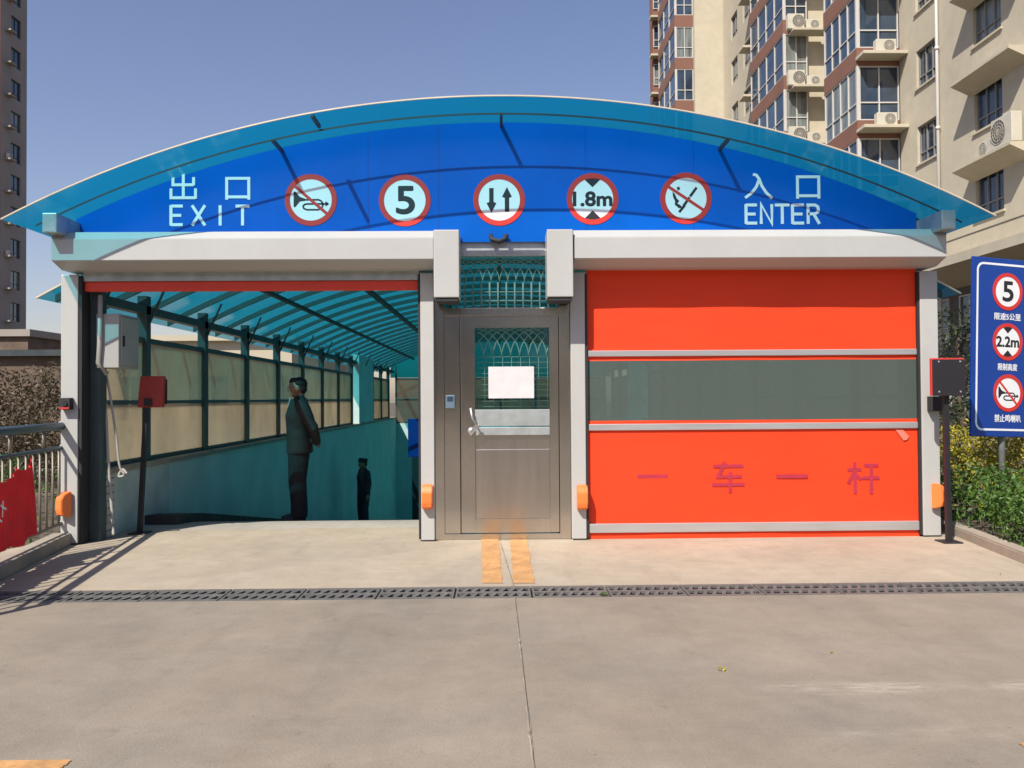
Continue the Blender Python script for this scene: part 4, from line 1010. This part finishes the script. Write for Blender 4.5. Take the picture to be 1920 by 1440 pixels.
# blue sign board, turned a little away
YS = 1.10; tl, bl = at(1817, 479, YS), at(1820, 818, YS)
sd_ = Vector((math.cos(R(15)), math.sin(R(15)), -.035)).normalized(); su = (Vector((0, 0, 1))-sd_*sd_.z).normalized(); sn = sd_.cross(su)
so = Vector((bl.x, YS, bl.z)); SH = (tl.z-bl.z); SW = 1.15
def SPn(u, v, w): p = so+sd_*u+su*v+sn*w; return (p.x, p.y, p.z)
pxh = SH/339.0                                                        # metres per photo pixel on the board's near edge
base_p = Vector((so+sd_*(SW*.5)).to_tuple()); sg = thing('road_sign', 'blue road sign board with a white outline and three red-ringed signs on a grey pole', 'sign', (X(1888, YS+.1, 850), YS+.1, -.12))
b = MB(); b.obox(SPn, 0, SW, 0, SH, -.025, 0, .006); bd = b.build('board', M['sign_blue'], sg)
def rrect(u0_, u1_, v0, v1, r_, n=6):
    p = []
    for cx, cy, a0 in ((u1_-r_, v1-r_, 0), (u0_+r_, v1-r_, 90), (u0_+r_, v0+r_, 180), (u1_-r_, v0+r_, 270)):
        for i in range(n+1): a_ = R(a0+90*i/n); p.append((cx+r_*math.cos(a_), cy+r_*math.sin(a_)))
    return p
o_, i_ = rrect(.055, SW-.055, .065, SH-.055, .085), rrect(.055+.022, SW-.077, .065+.022, SH-.077, .066)
b = MB()
for k in range(len(o_)):
    k2 = (k+1) % len(o_); b.poly([o_[k], o_[k2], i_[k2], i_[k]], SPn, .001, .003)
b.build('outline', M['sign_white'], bd)
def sign_uv(px, py):
    """where the sight line through a photo pixel meets the board"""
    d = (px-960)/FPX*rt-(py-720)/FPX*up+fw; t_ = (so-EYE).dot(sn)/d.dot(sn); p = EYE+d*t_-so
    return (p.dot(sd_), p.dot(su))
for nm, px, py, bar, pc in (('speed_limit_sign', 1889, 547, 0, p_five), ('height_limit_sign', 1889, 641, 0, p_height('2.2m')), ('no_horn_sign', 1890, 737, 46, p_horn)):
    c = sign_uv(px, py); k = .5*(sign_uv(px, py-35)[1]-sign_uv(px, py+35)[1])
    roundel(sg, nm, c, k, SPn, .001, bar, pc)
b = MB()
for tx, px0, py0, py1 in (('限速5公里', 1867, 586, 599), ('限制高度', 1873, 681, 694), ('禁止鸣喇叭', 1867, 777, 791)):
    u_a, v_b = sign_uv(px0, py0); v_a = sign_uv(px0, py1)[1]; h = v_b-v_a
    c_u = sign_uv(1889, py0)[0]; hw_ = c_u-u_a
    put_text(b, tx, (c_u-hw_*1.12, c_u+hw_*1.12, v_a, v_b), SPn, .001, .0032, .0018)
b.build('lettering', M['sign_white'], bd)
pu = sign_uv(1888, 800)[0]; q = so+sd_*pu-sn*.07
MB().tube([(q.x, q.y, -.12), (q.x, q.y, so.z+SH*.95)], .036, 12).build('pole', M['galv'], sg, smooth=True)
b = MB()
for v_ in (.2, .8): b.obox(SPn, pu-.16, pu+.16, SH*v_-.02, SH*v_+.02, -.045, -.0255)
b.build('clamp', M['galv'], sg)

# ------------------------------------------------------------------ apartment block on the right
def gl(): return M['glass'] if random.random() < .72 else M['glass2']
def window(root, P, u0_, u1_, v0, v1, cols, w=.0, trans=.33, fm='frame', t=.05):
    """frame with mullions and a low transom; the glass is a sub-part"""
    b = MB(); d0, d1 = w-.06, w+.02
    b.obox(P, u0_, u1_, v0, v0+t, d0, d1); b.obox(P, u0_, u1_, v1-t, v1, d0, d1)
    vt = v0+(v1-v0)*trans
    for i in range(cols+1):
        u = u0_+(u1_-u0_-t)*i/cols; b.obox(P, u, u+t, v0+t, v1-t, d0, d1+(.002 if i in (0, cols) else 0))
    for i in range(cols):
        ua = u0_+(u1_-u0_-t)*i/cols+t; ub = u0_+(u1_-u0_-t)*(i+1)/cols; b.obox(P, ua, ub, vt-t/2, vt+t/2, d0, d1-.004)
    f = b.build('window', M[fm], root)
    MB().obox(P, u0_+t*.5, u1_-t*.5, v0+t*.5, v1-t*.5, w-.05, w-.03).build('pane', gl(), f)
    return f
def wall_with_holes(b, P, u0_, u1_, v0, v1, holes, th=.25):
    us = sorted({u0_, u1_, *[h[0] for h in holes], *[h[1] for h in holes]}); vs = sorted({v0, v1, *[h[2] for h in holes], *[h[3] for h in holes]})
    us = [u for u in us if u0_ <= u <= u1_]; vs = [x for x in vs if v0 <= x <= v1]
    for ua, ub in zip(us, us[1:]):
        run = None
        for va, vb in list(zip(vs, vs[1:]))+[(None, None)]:
            solid = va is not None and not any(h[0] <= (ua+ub)/2 <= h[1] and h[2] <= (va+vb)/2 <= h[3] for h in holes)
            if solid: run = (run[0], vb) if run else (va, vb)
            elif run: b.obox(P, ua, ub, run[0], run[1], -th, 0); run = None
def bay(root, x0, x1, d0, d1, zb0, floors, bh=.72, fh=2.9, lcols=4, ccols=2, skip_front=False):
    """glazed corner bay: brown bands, white corner post, windows on the left and on the camera side"""
    y0, y1 = d0-CD, d1-CD; PL, PF = sideP(x0), wallP(y0)
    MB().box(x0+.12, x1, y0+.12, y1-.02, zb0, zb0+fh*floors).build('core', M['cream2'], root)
    for k in range(floors):
        z = zb0+fh*k
        MB().box(x0, x1, y0, y1, z, z+bh).build('spandrel', M['brown'], root)
        window(root, PL, y0+.10, y1, z+bh, z+fh, lcols, -.04)
        window(root, PF, x0+.10, x1, z+bh, z+fh, ccols, -.04)
        MB().box(x0+.002, x0+.10, y0+.002, y0+.10, z+bh+.001, z+fh-.001).build('corner_post', M['frame'], root)
HS = []
ap = thing('apartment_building', 'cream and brown apartment block with stepped bays rising behind the gate on the right', 'building', (20, 25, -.12))
def ledge(P, u0_, u1_, z, dep, th=.13):
    b = MB(); b.obox(P, u0_, u1_, z-th, z, .001, dep, .015); return b.build('ledge', M['cream'], ap)
AC = []
def ac_unit(P, u, z, w, lab, s_=1.0, w_=.84, h_=.56):
    o = P(u, z, w); t = thing('air_conditioner', lab, 'air conditioner', o, 'air conditioners on the apartment ledges')
    w_, h_ = w_*s_, h_*s_
    Q = lambda a_, b_, c_: P(u+a_, z+b_, w+c_)
    b = MB(); b.obox(Q, -w_/2, w_/2, .03, h_, 0, .30*s_, .02); b.obox(Q, -w_/2+.08, -w_/2+.14, 0, .03, .02, .28*s_); b.obox(Q, w_/2-.14, w_/2-.08, 0, .03, .02, .28*s_); bb = b.build('casing', M['ac'], t)
    b = MB(); b.disc((w_*.14, h_*.53), h_*.40, Q, .30*s_, .30*s_+.008, 28); gr = b.build('fan_opening', M['acdark'], t)
    b = MB()
    for r_ in (.40, .30, .20, .10): b.ring((w_*.14, h_*.53), h_*r_, h_*r_-.014, Q, .30*s_+.010, .30*s_+.018, 24)
    for k in range(8): a_ = math.pi*k/8; b.strokes([[(w_*.14-h_*.4*math.cos(a_), h_*.53-h_*.4*math.sin(a_)), (w_*.14+h_*.4*math.cos(a_), h_*.53+h_*.4*math.sin(a_))]], .008, Q, .30*s_+.019, .30*s_+.022)
    b.build('fan_grille', M['ac'], gr)
    return t
FH = 2.9
# block nearest the camera: left-facing wall at x = 16
XA, dA0, dA1 = 16.0, 17.5, 32.45
PA = sideP(XA); zrow = 1.9
def yd(px, X0): return X0*FPX/(px-940)-CD
w1a, w1b = yd(1776, XA), yd(1736, XA); w2a, w2b = yd(1900, XA), yd(1846, XA); w3a, w3b = 12.6, 14.2
z1 = lambda k: 7.2+FH*k
holes = []
for k in range(0, 6):
    holes.append((w1a, w1b, z1(k)-.02, z1(k)+1.42)); holes.append((w2a, w2b, z1(k)-.02+.0, z1(k)+1.42)); holes.append((w3a, w3b, z1(k), z1(k)+1.42))
ZG = 6.0
b = MB(); wall_with_holes(b, PA, dA0-CD, dA1-CD, ZG, 26.0, holes); b.box(XA+.26, 40, dA0-CD, dA1-CD, ZG, 26.0); b.build('wall', M['cream'], ap)
for h in holes:
    window(ap, PA, h[0], h[1], h[2], h[3], 3, -.12, .30, 'frameg'); MB().obox(PA, h[0]-.08, h[1]+.08, h[2]-.07, h[2]-.001, -.02, .07).build('sill', M['cream'], ap)
MB().obox(PA, dA0-CD+.1, dA1-CD-.02, 6.75, 6.79, .001, .012).build('joint_line', M['stone'], ap)
yp = yd(1781, XA); MB().tube([(XA-.1, yp, 1.2), (XA-.1, yp, 26)], .058, 10).build('downpipe', M['frame'], ap, smooth=True)
for z in np.arange(2, 26, 1.45):
    pass
b = MB()
for z in np.arange(2.2, 26, 2.9): b.tube([(XA-.1, yp, z), (XA-.1, yp, z+.12)], .078, 10)
b.build('pipe_collar', M['frame'], ap, smooth=True)
# ledges with outdoor units under the second window column
for k, z in ((0, z1(1)-1.22), (1, z1(2)-1.22), (2, z1(3)-1.22)):
    b = MB(); u_a, u_b = w2a-1.5, w2b+.15
    b.poly([(0, z), (.72, z), (.72, z-.09), (0, z-.42)], lambda u, v, w: (XA-u-.001, w, v), u_a, u_b); b.build('ledge', M['cream'], ap)
ac_unit(PA, yd(1858, 15.3), z1(1)-1.22, .33, 'smaller of two outdoor units on the ledge below the rightmost window', .86)
ac_unit(PA, yd(1892, 15.3), z1(1)-1.22, .30, 'larger outdoor unit with a big dark fan below the rightmost window', 1.1, .95, .85)
# first glazed bay and the recessed wall behind it
bay(ap, 14.3, 16.0-.002, 32.5, 35.8, 5.75+.0, 5)
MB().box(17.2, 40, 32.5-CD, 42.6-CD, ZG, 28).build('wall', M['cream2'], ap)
PF1 = wallP(32.5-CD)
for k in range(5):
    z = 5.75+.72+FH*k-.40; ledge(PF1, 14.25, 16.0, z-.0, .75)
    if k in (1, 2, 3): ac_unit(PF1, 15.25, z, .25, ['', 'single outdoor unit on the lowest visible ledge of the nearest glazed bay', 'single outdoor unit on the middle ledge of the nearest glazed bay', 'single outdoor unit on the top ledge of the nearest glazed bay'][k], .95)
# second block: glazed bay, cream pier with pairs of units
bay(ap, 14.8, 16.05, 42.3, 47.9, 5.6, 7)
MB().box(16.05, 40, 42.6-CD, 54.6-CD, ZG, 34).build('wall', M['cream'], ap)
PF2 = wallP(42.3-CD)
for k in range(7):
    z = 5.6+.72+FH*k-.75
    ledge(wallP(42.3-CD), 15.05, 17.2, z, .8)
    lv = {3: 'lowest', 4: 'middle', 5: 'top'}.get(k)
    if lv:
        ac_unit(PF2, 15.27, z, .3, 'square outdoor unit, left of the pair on the %s ledge of the second bay' % lv, 1.0, .85, .80)
        ac_unit(PF2, 16.15, z, .3, 'small outdoor unit, right of the pair on the %s ledge of the second bay' % lv, .85, .80, .62)
# cream left-facing wall with windows beyond the second bay
XC = 15.2; PCn = sideP(XC); hol = []
for k in range(1, 9):
    for ya, yb in ((49.0-CD, 50.6-CD), (51.8-CD, 53.2-CD)): hol.append((ya, yb, 7.0+FH*k, 8.5+FH*k))
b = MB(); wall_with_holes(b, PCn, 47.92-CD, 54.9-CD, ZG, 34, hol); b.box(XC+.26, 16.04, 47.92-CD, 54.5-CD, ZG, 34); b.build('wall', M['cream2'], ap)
for h in hol: window(ap, PCn, h[0], h[1], h[2], h[3], 2, -.12, .3, 'frameg')
for k in range(1, 9): b = MB(); b.obox(PCn, 47.95-CD, 48.9-CD, 7.3+FH*k, 7.44+FH*k, .001, .8, .015); b.build('ledge', M['cream'], ap)
# third block
MB().box(13.25, 40, 55.0-CD, 62-CD, ZG, 46).build('wall', M['cream'], ap)
bay(ap, 12.0, 13.24, 55.4, 61.2, 3.2, 14, .78, FH, 3, 2)
MB().box(11.75, 30, 62.0-CD, 63.2-CD, 0, 46).build('wall', M['brown'], ap)
PE = wallP(62.0-CD); 
for k in range(3, 14): window(ap, PE, 11.8, 12.6, 4.6+FH*k, 6.2+FH*k, 1, .06); b = MB(); b.obox(PE, 11.5, 12.2, 3.7+FH*k, 3.85+FH*k, .001, .7); b.build('ledge', M['cream'], ap)
# shadowed ground storey behind a projecting slab
b = MB(); b.poly([(XA-1.5, 5.8), (XA+.3, 5.999), (XA+.3, 5.1), (XA-1.5, 5.5)], lambda u, v, w: (u, w, v), dA0-CD, 31.5-CD); b.build('canopy_slab', M['cream'], ap)
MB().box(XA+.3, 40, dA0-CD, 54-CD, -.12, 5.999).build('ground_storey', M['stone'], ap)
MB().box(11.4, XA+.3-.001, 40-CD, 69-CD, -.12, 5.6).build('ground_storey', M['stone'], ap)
for ya in (20.0-CD, 23.0-CD, 27.6-CD, 29.6-CD):
    window(ap, sideP(XA+.3), ya, ya+1.3, 3.2, 4.8, 2, .05); window(ap, sideP(XA+.3), ya, ya+1.3, .9, 2.4, 2, .05)

# ------------------------------------------------------------------ left: tower, low houses, scrub
XT = -44.0; ty0, ty1 = XT*FPX/(8-937)-CD, XT*FPX/(56-937)-CD
tw = thing('tower_block', 'tall shaded grey-brown tower block at the left edge', 'building', (XT-8, (ty0+ty1)/2, -.12))
PT = lambda u, v, w: (XT+w, u, v)
hol = []; wy0, wy1 = XT*FPX/(27-937)-CD, XT*FPX/(45-937)-CD
zt0 = CH+(745-30)/FPX*(76)
for k in range(-13, 4): hol.append((wy0, wy1, zt0-1.7-2.9*(-k), zt0-2.9*(-k)))
b = MB(); wall_with_holes(b, PT, ty0, ty1, -.12, 48, hol, .3); b.box(XT-.31, XT-16, ty0+.3, ty1, -.12, 48); b.build('wall', M['tower'], tw)
MB().box(XT-16, XT-.02, ty0-.05, ty0+.29, -.12, 48).build('brown_face', M['towerbrown'], tw)
for k, h in enumerate(hol):
    window(tw, PT, h[0], h[1], h[2], h[3], 2, -.15, .3, 'post')
    if 0 < k:
        b = MB(); b.obox(PT, h[0]-1.0, h[0]-.1, h[2]-.15, h[2], .001, .55); b.build('ledge', M['tower'], tw)
for k, lv in ((3, 'lowest'), (6, 'middle'), (9, 'upper')):
    t_ = ac_unit(PT, hol[k][0]-.55, hol[k][2], .05, 'dark outdoor unit on the %s occupied ledge of the grey-brown tower' % lv, .8)
hb = thing('house', 'low brown rendered house with a dark flat roof edge left of the gate', 'building', (-22, 18, -.12))
yh = 14.0; zr_ = Z(668, yh, 80)
MB().box(-30, X(140, yh)+.9, yh, yh+9, -.12, zr_).build('wall', M['brownwall'], hb)
MB().box(-30.2, X(140, yh)+1.05, yh-.2, yh+9.2, zr_+.001, zr_+.16).build('roof_edge', M['rib'], hb)
hp = thing('house', 'flat-topped brown podium building at the foot of the tower block', 'building', (-40, 50, -.12))
zp = Z(631, 52, 20); MB().box(-60, X(52, 52), 52, 62, -.12, zp).build('wall', M['brownwall'], hp)
MB().box(-60, X(52, 52)+.3, 51.7, 62, zp+.001, zp+.5).build('parapet', M['tower'], hp)
an = thing('annex_building', 'low cream building seen through the yellowed plastic windows of the exit lane', 'building', (-9.5, 20, -.12))
ya_ = 13.2; xa_, xb_ = X(150, ya_), -5.2; PN = wallP(ya_); za_ = Z(640, ya_, 330)
hol = [(xa_+.7+2.0*i, xa_+1.7+2.0*i, .75, 1.9) for i in range(3)]
b = MB(); wall_with_holes(b, PN, xa_, xb_, -.12, za_, hol); b.box(xa_, xb_, ya_+.26, ya_+10, -.12, za_); b.build('wall', M['annex'], an)
MB().box(xa_-.02, xb_+.15, ya_-.18, ya_+10.1, za_+.001, za_+.14).build('roof_edge', M['annex'], an)
for h in hol: window(an, PN, *h, 2, -.1)
flat('bright_backdrop', [(-9.5, 8.6, -.10), (-4.05, 8.6, -.10), (-4.05, 24, -.10), (-9.5, 24, -.10)], [(0, 1, 2, 3)], M['bright_backdrop'])  # pale ground strip added to brighten what shows through the panes
# scrub and young plants beyond the railing
cs, rs = [], []
for i in range(75):
    x = random.uniform(-11.5, -6.9); y = random.uniform(5.5, 8.5); cs.append((x, y, random.uniform(.2, 1.9))); rs.append(random.uniform(.35, .6))
shrub('shrub', 'dry brown hedge beyond the railing on the left', 'shrub', cs, rs, 900, .085, 'dry')
cs, rs = [], []
for i in range(26):
    cs.append((random.uniform(-6.4, -4.55), random.uniform(.2, 2.6), random.uniform(.05, .55))); rs.append(random.uniform(.16, .28))
shrub('shrub', 'leafy green shrub behind the railing bars beside the left gate post', 'shrub', cs, rs, 900, .075, 'leafg')
cs, rs = [], []
for i in range(30):
    cs.append((random.uniform(-7.5, -5.0), random.uniform(2.8, 5.2), random.uniform(.1, 1.0))); rs.append(random.uniform(.2, .35))
shrub('shrub', 'brownish sparse shrub between the green shrub and the dry hedge', 'shrub', cs, rs, 900, .07, 'dry')
cs, rs = [], []
for i in range(36):
    cs.append((random.uniform(-6.0, -4.6), random.uniform(2.5, 10), random.uniform(.0, .45))); rs.append(random.uniform(.2, .3))
shrub('shrub', 'low green planting outside the yellowed windows along the tunnel', 'shrub', cs, rs, 350, .08, 'leafg')
# unseen dark foliage added behind the camera for the steel and glass to mirror
cs, rs = [], []
for i in range(200):
    cs.append((random.uniform(-45, 45), random.uniform(-46, -38), random.uniform(.5, 10.5))); rs.append(random.uniform(1.8, 3.0))
added_backdrop = leaf_obj('reflection_backdrop', M['leafd'], clumps(cs, rs, 55, .55, .6), None, (0, -42, -.12)); added_backdrop['kind'] = 'stuff'
